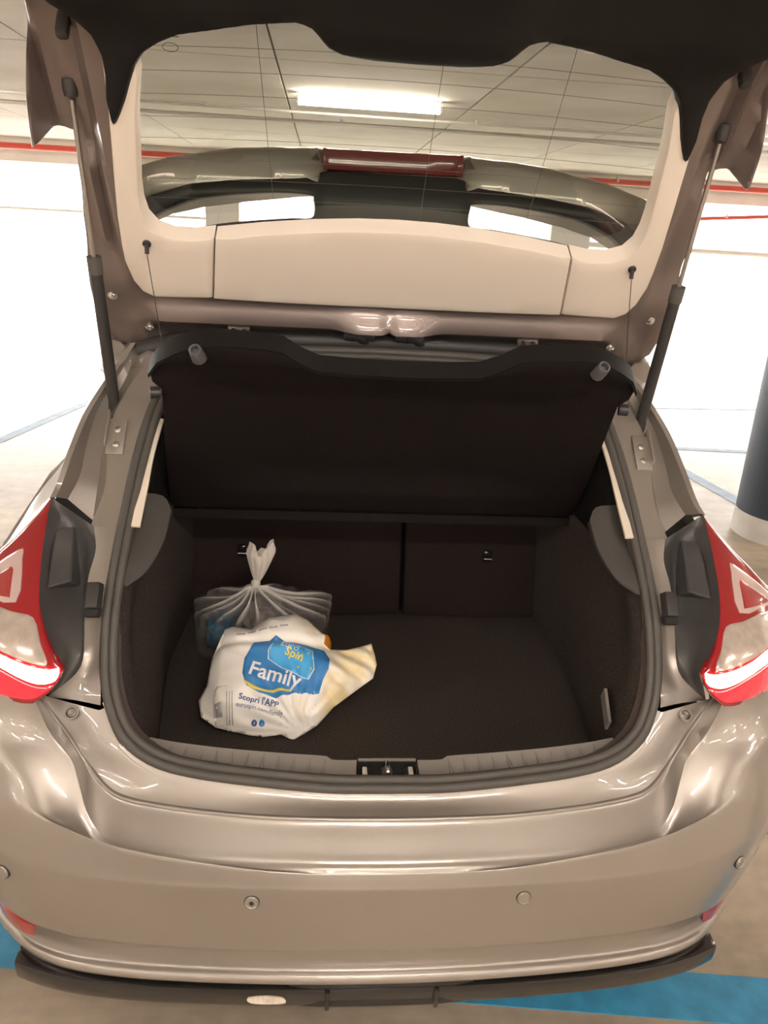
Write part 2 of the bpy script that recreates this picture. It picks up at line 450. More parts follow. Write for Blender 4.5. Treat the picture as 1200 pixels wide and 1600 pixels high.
# ---- bumper (rear skin) by feature curves, right half then mirrored
C1 = [(0, .045, .633), (.108, .047, .633), (.23, .053, .634), (.355, .066, .638), (.435, .08, .641), (.491, .095, .645), (.52, .108, .655), (.551, .13, .677), (.58, .15, .71), (.616, .175, .747), (.657, .195, .795)]
C2 = [(0, -.015, .588), (.103, -.013, .588), (.222, -.005, .586), (.344, .006, .586), (.421, .016, .587), (.474, .027, .591), (.509, .038, .599), (.53, .05, .612), (.545, .065, .632), (.56, .085, .667), (.574, .105, .705), (.594, .118, .73), (.619, .13, .761), (.645, .138, .808)]
BX = [0, .11, .22, .34, .43, .50, .57, .62, .67, .725, .785, .84, .884]      # matched columns from the middle to the side
D2 = [(0, -.015, .588), (.108, -.013, .588), (.222, -.005, .586), (.344, .006, .586), (.421, .016, .587), (.474, .027, .591), (.515, .041, .601), (.545, .065, .632), (.562, .088, .672), (.577, .108, .710), (.597, .120, .734), (.621, .131, .765), (.645, .144, .818)]
C2b = [(0, -.0215, .584), (.108, -.0195, .584), (.222, -.0115, .582), (.344, -.001, .582), (.424, .009, .583), (.480, .020, .586), (.524, .034, .596), (.555, .059, .629), (.572, .083, .669), (.586, .105, .707), (.606, .118, .733), (.630, .130, .766), (.656, .145, .820)]
Q = [(0, -.0245, .580), (.11, -.0225, .580), (.225, -.0155, .580), (.345, -.006, .582), (.428, .003, .585), (.488, .014, .590), (.535, .027, .605), (.573, .049, .637), (.598, .074, .672), (.622, .098, .708), (.652, .117, .737), (.697, .139, .768), (.755, .190, .820)]
RG = [(0, -.0262, .577), (.11, -.0245, .577), (.225, -.0190, .581), (.345, -.010, .588), (.435, -.002, .597), (.500, .008, .607), (.555, .021, .624), (.600, .040, .648), (.635, .064, .676), (.672, .087, .704), (.722, .115, .726), (.790, .170, .744), (.870, .325, .812)]
C3 = [(0, -.0275, .574), (.11, -.026, .575), (.222, -.022, .581), (.340, -.013, .594), (.44, -.003, .608), (.52, .010, .624), (.585, .027, .640), (.63, .043, .650), (.68, .067, .658), (.735, .102, .664), (.790, .157, .668), (.845, .245, .676), (.883, .40, .690)]
def prow(z0, z1, y0, xm):
    o = []
    for i, bx in enumerate(BX):
        t = i/12; x = bx*xm/.885; o.append((x, y0+plan(bx)+(.10 if i == 12 else 0), z0+(z1-z0)*t*t))
    return o
C3b = prow(.555, .60, -.033, .884)
C4 = prow(.537, .545, -.035, .885)
C5 = prow(.463, .465, -.030, .875)
C5b = prow(.41, .405, -.0235, .862)
C6 = prow(.388, .375, -.020, .855)
C6b = prow(.380, .366, -.012, .850)
C7 = prow(.325, .285, -.000, .835)
C7b = prow(.3185, .272, -.012, .835)
C8 = prow(.306, .258, -.017, .832)
C8b = prow(.296, .245, -.010, .825)
C9 = prow(.290, .24, .02, .80)
N = 56
def index_loft(name, curves, k, m, sub, sym_, smooth):
    """rows share their column numbers, so the surface stays fair where the rows spread apart"""
    rows = []
    for c in curves:
        P_ = [Vector(p) for p in c]; Qp = [P_[0]*2-P_[1]]+P_+[P_[-1]*2-P_[-2]]
        if sym_: Qp[0] = mir(P_[1])
        r = []
        for i in range(1, len(Qp)-2):
            for q in range(k):
                t = q/k; a, b, c_, e = Qp[i-1:i+3]; r.append(.5*((2*b)+(c_-a)*t+(2*a-5*b+4*c_-e)*t*t+(3*b-a-3*c_+e)*t**3))
        rows.append(r+[P_[-1]])
    rows = cross_interp(rows, sub)
    if sym_: rows = [both(r) for r in rows]
    V, Fc = grid(rows); return mk(name, V, Fc, m, None, smooth)
D1 = [(0, .045, .633), (.108, .047, .633), (.23, .053, .634), (.352, .066, .638), (.432, .08, .641), (.491, .095, .645), (.525, .111, .657), (.551, .13, .677), (.568, .142, .695), (.588, .155, .719), (.610, .171, .742), (.633, .184, .768), (.660, .197, .802)]
def mixrow(f, k=0.): return [tuple(Vector(a).lerp(Vector(b), f)+Vector((0, k, -k))) for a, b in zip(D1, D2)]
lipn = Vector((0, -.55, .83))
edge_u = [tuple(Vector(p)+Vector((-.002, .006, .0015))) for p in D1]
edge_t = [tuple(Vector(p)+Vector((-.0005, .0015, .0045))) for p in D1]
edge_o = [tuple(Vector(p)+Vector((.001, -.003, .0025))) for p in D1]
bumper = index_loft('bumper', [edge_u, edge_t, edge_o, mixrow(.10), mixrow(.4), mixrow(.75), mixrow(.93, -.0004), D2, C2b, Q, RG, C3, C3b, C4, C5, C5b, C6, C6b, C7, C7b, C8, C8b, C9], 5, 'paint', 4, True, 75); C(bumper)

# ---- opening seal path (right half)
SEAL = [(0, .09, .667), (.112, .091, .668), (.24, .098, .677), (.363, .108, .690), (.438, .120, .708), (.492, .142, .741), (.521, .172, .787), (.537, .211, .850), (.541, .274, .942), (.537, .338, 1.018), (.531, .419, 1.099), (.525, .49, 1.167), (.513, .568, 1.239), (.495, .622, 1.292), (.462, .672, 1.345), (.38, .70, 1.372), (.2, .71, 1.382), (0, .712, 1.385)]
SR = resample(SEAL, 90)
loop = [mir(p) for p in reversed(SR[1:-1])]+SR
cen = Vector((0, .30, 1.0))
def offs(path, o_in, o_out):
    """shift the loop towards the opening's middle and along its normal"""
    n = len(path); r = []
    for i, p in enumerate(path):
        t = (path[(i+1) % n]-path[i-1]).normalized(); nrm = Vector((0, -.80, .60)); d = t.cross(nrm)
        if d.dot(cen-p) < 0: d = -d
        r.append(p+d.normalized()*o_in+nrm*o_out)
    return r
C(tube('seal_outer_lip', offs(loop, .000, .002), .0100, 'rubber', None, seg=10, closed=True))
C(tube('seal_bulb', offs(loop, .016, .005), .0085, 'rubber', None, seg=10, closed=True))
C(tube('seal_carrier', offs(loop, .008, -.006), .011, 'rubber_dark', None, seg=8, closed=True))

# ---- ledge of the body between seal and bumper (with screw holes)
sb = [p for p in SR if p.z < .79 and p.y < .2]+[Vector((.531, .183, .803))]
sb_out = [(p[0]*1.0+.006*(p[2]-.66)/.13, p[1]-.004, p[2]-.012) for p in sb]
sb_flat = [(p[0]+.010*(p[2]-.66)/.13, p[1]-.012, p[2]-.022) for p in sb]
ledge = loft('body_ledge', [sb, sb_out, sb_flat, [(p[0], p[1]+.004, p[2]+.002) for p in C1], [(p[0]+.0005, p[1]-.001, p[2]-.001) for p in C1]], N, 'paint', None, sub=2, sym=True, smooth=50); C(ledge)

def mirpair(fn):
    for s in (1, -1): fn(s)
def SX(pts, s): return [(p[0]*s, p[1], p[2]) for p in pts]
# ---- pillar / gutter from roof to lamp, both sides
PIL = [[(.462, .684, 1.352), (.515, .700, 1.366), (.555, .722, 1.366), (.568, .722, 1.374), (.574, .712, 1.382)],
 [(.488, .648, 1.318), (.54, .658, 1.328), (.575, .684, 1.328), (.586, .684, 1.338), (.592, .672, 1.347)],
 [(.498, .636, 1.306), (.548, .647, 1.317), (.580, .692, 1.317), (.595, .690, 1.327), (.602, .666, 1.336)],
 [(.519, .577, 1.247), (.582, .569, 1.24), (.609, .632, 1.244), (.638, .628, 1.248), (.646, .585, 1.255)],
 [(.529, .512, 1.187), (.581, .511, 1.185), (.612, .565, 1.177), (.650, .562, 1.183), (.665, .514, 1.189)],
 [(.532, .451, 1.129), (.574, .444, 1.123), (.610, .497, 1.114), (.652, .503, 1.13), (.674, .445, 1.133)],
 [(.541, .386, 1.066), (.59, .388, 1.064), (.604, .418, 1.061), (.660, .436, 1.098), (.677, .405, 1.115)]]
EXT = [(.600, .80, 1.386), (.625, .76, 1.352), (.645, .74, 1.33), (.668, .70, 1.26), (.688, .64, 1.19), (.698, .58, 1.130), (.700, .50, 1.075)]
HIN = [(.59, .388, 1.064), (.58, .355, 1.026), (.588, .323, .985), (.587, .283, .936), (.581, .242, .889), (.578, .217, .862), (.592, .206, .835), (.645, .200, .790)]
SOUT = [(.541, .386, 1.066), (.544, .312, .991), (.547, .265, .932), (.545, .217, .862), (.541, .183, .803), (.541, .178, .787)]
RIM = [(.677, .407, 1.1145), (.67, .342, 1.0715), (.662, .281, 1.0285), (.6515, .227, .9865), (.64, .197, .958), (.6195, .165, .925), (.5995, .1435, .8975), (.589, .1355, .8845), (.596, .134, .866), (.6165, .133, .839), (.6475, .133, .8195)]
def side_body(s):
    cols = list(map(list, zip(*PIL)))
    step_in = [(p[0]+.007, p[1]+.004, p[2]) for p in cols[1]]; step_out = [(p[0]-.010, p[1]+.007, p[2]) for p in cols[4]]
    cols = cols[:2]+[step_in]+[[(p[0], p[1]+.012*min(1, i/1.), p[2]) for i, p in enumerate(cols[2])], [(p[0]-.004, p[1]+.014, p[2]) for p in cols[3]], step_out, cols[4]]
    C(loft('pillar_gutter', [SX(c, s) for c in cols]+[SX([(p[0], p[1]-.0, p[2]) for p in EXT], s)], 30, 'paint', None, sub=1, smooth=28))
    C(loft('gutter_flange', [SX(SOUT, s), SX([((a[0]+b[0])/2, (a[1]+b[1])/2+.004, (a[2]+b[2])/2) for a, b in zip(resample(SOUT, 8), resample(HIN, 8))], s), SX(HIN, s)], 26, 'paint', None, sub=3))
    # black moulded pocket between flange and lamp, with its raised facets
    rim = resample([(p[0]-.001, p[1]+.004, p[2]) for p in RIM[:9]], 9); hin = resample(HIN, 9)
    def facet(f, dep, dz=0): 
        return [(h[0]+(r[0]-h[0])*f, h[1]+(r[1]-h[1])*f+dep[i], h[2]+(r[2]-h[2])*f+dz) for i, (h, r) in enumerate(zip(hin, rim))]
    rows = [hin, facet(.12, [0, .015, .025, .03, .03, .022, .015, .01, 0]), facet(.30, [0, .03, .05, .052, .045, .035, .025, .018, 0]), facet(.55, [0, .04, .062, .062, .055, .045, .035, .022, 0]),
            facet(.85, [0, .035, .058, .058, .052, .045, .032, .018, 0]), facet(.96, [0, .012, .02, .02, .02, .016, .012, .008, 0]), rim]
    V, Fc = grid([SX(r, s) for r in cross_interp([resample(r, 34) for r in [[Vector(q) for q in r] for r in rows]], 2)])
    C(mk('lamp_pocket', V, Fc, 'housing', None, 32))
    fb = [(.622, .362, 1.045), (.654, .330, 1.040), (.648, .262, .985), (.612, .292, .988), (.628, .395, 1.062), (.664, .385, 1.058), (.656, .34, .955), (.606, .335, .955)]
    ob = C(mk('pocket_block', SX(fb, s), [(0, 1, 2, 3), (0, 4, 5, 1), (1, 5, 6, 2), (2, 6, 7, 3), (3, 7, 4, 0), (4, 7, 6, 5)], 'housing', None, 30))
    bv = ob.modifiers.new('round', 'BEVEL'); bv.width = .004; bv.segments = 3
    # clip tab standing on the flange
    rot = Matrix.Rotation(math.radians(-38), 3, 'X') @ Matrix.Rotation(math.radians(12*s), 3, 'Z')
    C(box('clip_tab', (.562*s, .262, .972), (.026, .022, .05), 'rubber_dark', None, bev=.003, rot=rot))
    C(box('clip_slot', (.566*s, .256, .942), (.028, .016, .022), 'under', None, bev=.003, rot=rot))
    # lower screw hole in the ledge
    sn = Vector((0, -.75, .66)); sc = Vector((.593*s, .1735, .7735))
    C(lathe('screw_washer', [(.0135, .001), (.0125, .004), (.010, .004), (.009, 0), (.009, -.006), (0, -.007)], sc, sn, 'paint', None, seg=22))
    C(lathe('screw_head', [(.0085, -.004), (.0085, .0005), (.006, .002), (.003, -.001), (0, -.001)], sc+Vector((.0, 0, .001)), sn, 'dull_steel', None, seg=14))
    # weatherstrip inner return, a painted edge behind the seal
    C(loft('opening_return', [SX([(p.x-.014, p.y+.004, p.z) for p in SR[8:60]], s), SX([(p.x-.022, p.y+.03, p.z) for p in SR[8:60]], s)], 40, 'paint_shaded', None, sub=1))
mirpair(side_body)

# ---- tail lamps
LZ = [.7, .82, .885, .92, .98, 1.05, 1.114, 1.3]; LY = [.133, .133, .135, .16, .22, .31, .407, .65]
def lamp_y(x, z):
    d = max(x-.62, 0); return interp(z, LZ, LY)+.15*d+2.2*d*d
def lamp(s):
    e = empty('tail_lamp', (0, -1.6, 0), car)
    e['label'] = 'red and clear tail lamp with lit white bar'
    def mp(off):
        return lambda a, b, h: (a*s, lamp_y(a, b)-off-h, b)
    out = [(p[0], p[2]-(.006 if p[2] < .83 else 0)) for p in RIM]+[(.70, .803), (.783, .797), (.86, .800), (.888, .86), (.89, .93), (.80, .989), (.767, 1.020), (.732, 1.05), (.695, 1.09)]
    sheet('lens', out, mp(0), .014, 'lens_red', e, sp=.022, rnd=.006, bsp=.012)
    sheet('chevron', curve2([(.703, 1.026), (.717, 1.036), (.80, .979), (.862, .935), (.868, .922), (.79, .962), (.695, .970)], k=3), mp(.003), .006, 'lens_chevron', e, sp=.02, rnd=.003, bsp=.008)
    sheet('inner_panel', [(.716, 1.012), (.722, 1.014), (.795, .969), (.838, .946), (.79, .968), (.709, .975)], mp(.0045), .006, 'lens_inner_red', e, sp=.02, rnd=.002, bsp=.008)
    sheet('reflector', curve2([(.655, .955), (.699, .957), (.785, .955), (.868, .914), (.872, .895), (.80, .918), (.757, .907), (.687, .899), (.631, .893), (.617, .898), (.634, .925)], k=3), mp(.003), .006, 'lens_clear', e, sp=.02, rnd=.003, bsp=.008)
    sheet('light_bar', curve2([(.5955, .888), (.612, .8865), (.649, .8885), (.707, .896), (.756, .903), (.865, .908), (.868, .892), (.75, .886), (.706, .878), (.653, .863), (.626, .8605), (.602, .868)], k=3), mp(.006), .008, 'light_bar', e, sp=.02, rnd=.003, bsp=.008)
    sheet('lower_lens', curve2([(.606, .857), (.628, .852), (.655, .855), (.71, .870), (.79, .880), (.862, .885), (.878, .86), (.855, .812), (.785, .811), (.70, .819), (.650, .825), (.622, .843)], k=3), mp(.003), .006, 'lens_red_lit', e, sp=.02, rnd=.003, bsp=.008)
mirpair(lamp)

# ---- body side, roof, glasshouse, wheels (what a step to the side would show)
def side_panels(s):
    arch = [(1.2*0+.80+.345*math.cos(a), .33+.345*math.sin(a)) for a in [math.pi*(1-i/14) for i in range(15)]]
    farch = [(3.45+.345*math.cos(a), .33+.345*math.sin(a)) for a in [math.pi*(1-i/14) for i in range(15)]]
    def xs(y, z, h):
        x = interp(z, [.2, .35, .5, .65, .75, .9, .98, 1.02], [.85, .865, .885, .897, .895, .888, .875, .862])
        x -= .10*sstep(3.2, 4.3, y)+.012*sstep(.8, .3, y); return ((x+h)*s, y, z)
    out = [(.42, .36), (.455, .33)]+arch+[(1.16, .22), (3.1, .22)]+farch+[(4.05, .3), (4.2, .5), (4.15, .72), (3.4, .95), (2.9, 1.0), (1.6, 1.01), (1.0, .98), (.7, .91), (.46, .88), (.42, .80), (.42, .6)]
    C(sheet('quarter_panel', out, xs, .02, 'paint', None, sp=.11, bsp=.05, rnd=.0))
    # fill between lamp top, pillar and side
    C(loft('rear_shoulder', [SX(EXT[3:]+[(.79, .44, .945), (.86, .42, .89)], s), SX([(.70, .95, 1.25), (.72, .90, 1.13), (.75, .85, 1.05), (.79, .78, .99), (.838, .62, .935), (.876, .48, .89)], s), SX([(.75, 1.2, 1.22), (.79, 1.1, 1.10), (.83, 1.0, 1.02), (.855, .9, .98), (.872, .8, .94), (.885, .7, .89)], s)], 14, 'paint', None, sub=3))
    # side glass and roof rail
    C(loft('side_glass', [SX([(.84, 1.15, 1.01), (.85, 1.6, 1.01), (.86, 2.9, 1.0), (.80, 3.3, .98)], s), SX([(.70, 1.15, 1.22), (.72, 1.6, 1.24), (.73, 2.4, 1.2), (.78, 3.0, 1.05)], s), SX([(.635, 1.0, 1.36), (.645, 1.6, 1.40), (.65, 2.2, 1.36), (.76, 2.95, 1.07)], s)], 16, 'side_glass', None, sub=3))
    C(tube('roof_rail', SX([(.615, .72, 1.36), (.645, .9, 1.39), (.65, 1.6, 1.42), (.645, 2.2, 1.38), (.74, 2.95, 1.07)], s), .028, 'paint', None, n=24))
    for yc in (.80, 3.45):
        we = empty('wheel', (s*.80, yc-1.6, .315), car)
        tube('tyre', [(.205*0+.26*math.cos(a), 0, 0) for a in ()] or [(0, .255*math.cos(a), .255*math.sin(a)) for a in [2*math.pi*i/40 for i in range(40)]], .06, 'tyre', we, closed=True, seg=12, prof=[(1, .2), (1, -.2), (.8, -.9), (-.3, -1.5), (-.8, -1.4), (-.8, 1.4), (-.3, 1.5), (.8, .9)], normal=lambda p: p.normalized())
        lathe('rim_disc', [(.21, .06), (.2, .05), (.19, .02), (.06, .035), (0, .05)], (0, 0, 0), (s, 0, 0), 'rim_alloy', we, seg=30)
        for kk in range(7):
            a = 2*math.pi*kk/7; tube('spoke', [(s*.045, .04*math.cos(a), .04*math.sin(a)), (s*.052, .2*math.cos(a), .2*math.sin(a))], .014, 'rim_alloy', we, seg=8)
mirpair(side_panels)
def roof_z(x, y): return interp(y, [.72, 1.0, 1.6, 2.3], [1.425, 1.455, 1.475, 1.43])-.12*x*x-.35*max(0, abs(x)-.45)**2*2
C(sheet('roof', [(-.60, .775), (0, .765), (.60, .775), (.645, 1.6), (.63, 2.3), (-.63, 2.3), (-.645, 1.6)], lambda a, b, h: (a, b, roof_z(a, b)+h), .02, 'paint', None, sp=.1, rnd=.01))
C(loft('windscreen', [[(-.62, 2.3, 1.39), (0, 2.36, 1.43), (.62, 2.3, 1.39)], [(-.72, 3.0, 1.02), (0, 3.15, 1.04), (.72, 3.0, 1.02)]], 14, 'side_glass', None, sub=2))
C(loft('bonnet', [[(-.73, 3.0, 1.0), (0, 3.15, 1.03), (.73, 3.0, 1.0)], [(-.76, 3.6, .93), (0, 3.7, .97), (.76, 3.6, .93)], [(-.66, 4.12, .74), (0, 4.22, .80), (.66, 4.12, .74)], [(-.68, 4.18, .5), (0, 4.3, .5), (.68, 4.18, .5)], [(-.66, 4.1, .25), (0, 4.2, .25), (.66, 4.1, .25)]], 16, 'paint', None, sub=3))
C(box('underbody', (0, 2.1, .30), (1.30, 3.7, .12), 'under', None, bev=.03))

# ---- diffuser lip, reflectors, sensors under and on the bumper
lipc = []
def lip_row(z, dy, xm=.715): return [(xm*math.sin(t*math.pi/2), dy+plan(xm*math.sin(t*math.pi/2))*.95, z-.02*t) for t in [i/13 for i in range(14)]]
lip = loft('diffuser', [lip_row(.288, .03), lip_row(.286, -.002), lip_row(.280, -.0125), lip_row(.245, -.008), lip_row(.232, .002), lip_row(.228, .04), lip_row(.21, .16, .68)], 40, 'gloss_black', None, sub=3, sym=True, smooth=45); C(lip)
C(sheet('diffuser_vane', [(-.16, .232), (.16, .232), (.18, .288), (.10, .294), (-.10, .294), (-.18, .288)], lambda a, b, h: (a, -.010+plan(a)-h, b), .03, 'black_plastic', None, sp=.04, rnd=.006))
for xx in (-.105, .105): C(box('diffuser_fin', (xx, -.010, .260), (.010, .02, .046), 'gloss_black', None, bev=.004))
C(sheet('paint_chip', curve2([(-.255, .262), (-.22, .268), (-.19, .264), (-.185, .251), (-.22, .248), (-.25, .250)], k=3), lambda a, b, h: (a, -.0150+plan(a)*.95-h, b), .003, 'dirt_white', None, sp=.012))
C(lathe('exhaust_tip', [(.032, -.10), (.032, .03), (.026, .03), (.026, -.10)], (-.47, .13, .185), (0, -1, -.1), 'dull_steel', None, seg=20))
def low_bits(s):
    def ry(a, z): return -.004+plan(a)
    C(sheet('rear_reflector', [(.664, .362), (.672, .332), (.72, .322), (.765, .320), (.775, .345), (.73, .354)], lambda a, b, h: (a*s, -.019+plan(a*1.055)-h, b), .02, 'reflector_red', None, sp=.03, rnd=.004))
    for (x, z, nn) in ((.245, .520, .98), (.70, .515, .8)):
        y = -.0368+plan(x)+.0; nv = Vector((s*(.24*x+4.4*x**7)*.9, -1, .12)).normalized()
        c = Vector((x*s, y, z))
        C(lathe('parking_sensor', [(.0125, -.004), (.0125, .0012), (.0112, .0022), (.0098, .0008), (.0092, .0018), (0, .0026)], c, nv, 'paint', None, seg=24))
        C(lathe('sensor_gap', [(.0138, -.004), (.0138, -.0002), (.0118, -.0001), (.0118, -.004)], c, nv, 'rubber_dark', None, seg=24))
    # inner sensor has a bare dark spot on the driver's side
mirpair(low_bits)
C(lathe('sensor_chip', [(.0045, .0), (.0042, .0012), (0, .0014)], (-.2450, -.0315, .520), (0, -1, .1), 'under', None, seg=9))

# ---- sill plate with its ribs and latch
SI = [(0, .15, .685), (.06, .15, .685), (.107, .15, .686), (.119, .153, .692), (.2, .157, .696), (.311, .163, .703), (.40, .17, .711), (.454, .178, .717)]
SO = [(0, .113, .667), (.12, .1145, .667), (.242, .121, .670), (.37, .133, .679), (.43, .141, .684), (.474, .150, .689)]
sill = empty('sill_plate', (0, -1.6, 0), car)
def srow(f):
    a, b = resample(SI, 40), resample(SO, 40); return [p.lerp(q, f) for p, q in zip(a, b)]
# two halves either side of the latch pocket and a bridge behind it
for s in (1, -1):
    rows = []
    for f in (0, .02, .25, .5, .75, 1.0):
        rows.append([Vector((p.x*s, p.y, p.z)) for p in srow(f) if p.x > .052])
    nmin = min(map(len, rows)); rows = [resample(r, 34) for r in rows]
    rows = [[Vector((p[0], p[1]+.002, p[2]-.085)) for p in rows[0]]]+rows+[[Vector((p[0], p[1]-.012, p[2]-.016)) for p in rows[-1]]]
    V, Fc = grid(rows); mk('tread', V, Fc, 'sill_grey', sill, 40)
    for i in range(11):
        x = .118+.0293*i; a = interp(x, [p[0] for p in SI], [p[1] for p in SI]), interp(x, [p[0] for p in SI], [p[2] for p in SI])
        b = interp(x+.006, [p[0] for p in SO], [p[1] for p in SO]), interp(x+.006, [p[0] for p in SO], [p[2] for p in SO])
        A = Vector((x*s, a[0], a[1])).lerp(Vector(((x+.008)*s, b[0], b[1])), .12); B = Vector((x*s, a[0], a[1])).lerp(Vector(((x+.008)*s, b[0], b[1])), .80)
        up_ = Vector((0, .45, -.9))*.0012
        tube('rib', [A+up_, A.lerp(B, .5)+up_*.2, B-up_*2.6], lambda t: .0022+.0026*t*t, 'sill_grey', sill, seg=8)
C(box('latch_pocket', (0, .142, .648), (.108, .055, .035), 'under', None, bev=.003))
for c_, s_ in (((0, .1535, .683), (.112, .004, .006)), ((0, .112, .664), (.112, .006, .006))): C(box('latch_edge', c_, s_, 'sill_grey', None, bev=.001))
C(tube('striker', [(0, .122, .655), (0, .120, .676), (0, .130, .684), (0, .142, .684), (0, .150, .674), (0, .150, .655)], .0045, 'chrome', None, n=18, seg=8))
C(box('striker_plate', (0, .136, .666), (.020, .03, .004), 'dull_steel', None, bev=.001))
for s in (1, -1):
    C(box('latch_buffer', (s*.044, .128, .668), (.009, .022, .022), 'white_pad', None, bev=.002)); C(box('buffer_block', (s*.036, .130, .664), (.010, .022, .022), 'black_plastic', None, bev=.002))

# ---- boot interior
C(sheet('boot_carpet', curve2([(-.49, .16), (-.515, .4), (-.53, .72), (-.53, .95), (0, .96), (.53, .95), (.53, .72), (.515, .4), (.49, .16), (0, .14)], k=4), lambda a, b, h: (a, b, .600+h), .02, 'carpet', None, sp=.06, rnd=.008))
def seat(x0, x1, nm):
    def mp(a, b, h): 
        t = (b-.60)/.47
        return (a, .918+.11*t-h+.006*math.cos((a-x0)/(x1-x0)*math.pi*2), b)
    o = sheet(nm, [(x0, .60), (x1, .60), (x1, 1.06), (x0, 1.06)], mp, .09, 'seat_felt', None, sp=.05, rnd=.012, bsp=.025); C(o); return o
seat(-.53, .098, 'seat_back'); seat(.108, .53, 'seat_back')
for px_, pz in ((-.352, .785), (.345, .782)):
    C(box('seat_anchor', (px_, .948, pz), (.026, .012, .034), 'gloss_black', None, bev=.004)); C(tube('anchor_bar', [(px_-.012, .940, pz-.005), (px_+.012, .940, pz-.005)], .003, 'chrome', None, seg=8))
def inner_side(s):
    zs = [.60, .66, .74, .85, .95, 1.01]
    def wall(i, dx, dy, fixy=None):
        o = []
        for z in zs:
            y = interp(z, [.66, .74, .79, .90, 1.0, 1.1], [.158, .160, .175, .24, .32, .42]); x = interp(z, [.60, .667, .69, .708, .741, .787, .85, .942, 1.018], [.475, .478, .480, .486, .498, .512, .522, .524, .520])
            o.append(((x-dx)*s, (fixy if fixy else y+dy), z))
        return o
    C(loft('side_carpet', [wall(0, -.004, .012), wall(0, .006, .03), wall(0, .012, .075), wall(0, .004, .17), [(p[0]*1.0, .62, p[2]) for p in SX([(.505, 0, z) for z in zs], s)], SX([(.50, .80, z) for z in zs], s), SX([(.49, .99, z) for z in zs], s)], 18, 'carpet', None, sub=3))
    # dark plastic above the carpet, grey curved shelf support, pale pillar strip
    C(loft('upper_side_trim', [SX([(.535, .40, .99), (.530, .52, 1.10), (.522, .66, 1.22), (.50, .75, 1.33)], s), SX([(.510, .46, .995), (.505, .57, 1.10), (.498, .71, 1.22), (.48, .79, 1.33)], s), SX([(.50, .70, 1.0), (.51, .75, 1.1), (.51, .80, 1.22), (.50, .85, 1.33)], s), SX([(.50, 1.1, 1.0), (.51, 1.1, 1.1), (.51, 1.1, 1.22), (.50, 1.1, 1.33)], s)], 16, 'black_trim', None, sub=3))
    lf = [(.515, .301, .977), (.500, .345, 1.008), (.468, .412, 1.048), (.452, .447, 1.066), (.449, .425, 1.040), (.462, .385, 1.008), (.484, .345, .988)]
    C(loft('shelf_support', [SX([(.515, .300, .976), (.522, .33, 1.01), (.522, .42, 1.050), (.520, .50, 1.10)], s), SX([(.513, .300, .975), (.499, .352, 1.006), (.484, .43, 1.045), (.476, .51, 1.09)], s), SX([(.512, .305, .972), (.483, .352, .985), (.460, .418, 1.025), (.455, .48, 1.07)], s), SX([(.514, .325, .966), (.49, .38, .972), (.470, .45, 1.005), (.462, .51, 1.05)], s)], 16, 'leaf_plastic', None, sub=3))
    st = SX([(.489, .575, 1.242), (.499, .505, 1.180), (.501, .442, 1.128), (.5045, .372, 1.071)], s)
    C(tube('pillar_strip', st, .0085, 'beige_strip', None, n=20, prof=[(1, .35), (1, -.35), (-1, -.35), (-1, .35)], normal=lambda p: Vector((1, 0, 0)), smooth=30))
mirpair(inner_side)
C(tube('luggage_strap', [(.474, .300, .744), (.468, .262, .728), (.462, .225, .712)], .016, 'sill_grey', None, n=8, prof=[(.9, .2), (.9, -.2), (-.9, -.2), (-.9, .2)], normal=(0, .4, -.9), smooth=30))
# headlining and roof frame over the opening
C(sheet('headlining', [(-.5, .74), (.5, .74), (.52, 1.5), (-.52, 1.5)], lambda a, b, h: (a, b, roof_z(a, b)-.05+h), .015, 'roof_liner', None, sp=.15))
C(tube('roof_frame', [(-.56, .735, 1.362), (-.4, .738, 1.392), (0, .742, 1.402), (.4, .738, 1.392), (.56, .735, 1.362)], .024, 'rubber_dark', None, n=26, seg=10))

# ---- parcel shelf, pulled up by its cords
SB, ST_ = Vector((0, .735, .985)), Vector((0, .292, 1.452))
sd = (ST_-SB); SL = sd.length; sd.normalize(); sn_ = Vector((0, -sd.z, sd.y)).normalized()   # faces back and down
if sn_.y > 0: sn_ = -sn_
def shelf_pt(a, b, h):
    k_ = 0.
    # moulded recesses
    ex = sstep(.385, .36, abs(a)); ez = sstep(.10, .125, b)*sstep(.535, .51, b); k_ -= .010*ex*ez
    ex = sstep(.330, .305, abs(a)); ez = sstep(.135, .16, b)*sstep(.495, .47, b); k_ -= .008*ex*ez
    # rear lip curls down towards the boot
    k_ += .012*sstep(.56, .60, b)
    p = SB+sd*b+sn_*(h+k_); return (a, p.y, p.z)
top = [(0, .570), (.078, .572), (.150, .578), (.185, .600), (.215, .628), (.25, .636), (.325, .640), (.37, .632), (.405, .612), (.44, .585), (.462, .548), (.462, .515), (.448, .49), (.452, .46)]
half = top+[(.485, .20), (.50, .05), (.505, 0)]
outl = half+[(-p[0], p[1]) for p in reversed(half[1:])]
def shelf_back(a, b, h): p = SB+sd*b+sn_*h; return (a, p.y, p.z)
shelf = C(sheet('parcel_shelf', outl, shelf_pt, .026, 'felt', None, sp=.022, rnd=.005, bsp=.015, backf=shelf_back))
C(sheet('shelf_rim', [(p[0], p[1]+.004) for p in top[:11]]+[(p[0], p[1]-.006) for p in reversed(top[:11])]+[(-p[0], p[1]-.006) for p in top[1:11]]+[(-p[0], p[1]+.004) for p in reversed(top[1:11])], lambda a, b, h: shelf_back(a, b, .010+h), .038, 'black_trim', None, sp=.03, bsp=.02))
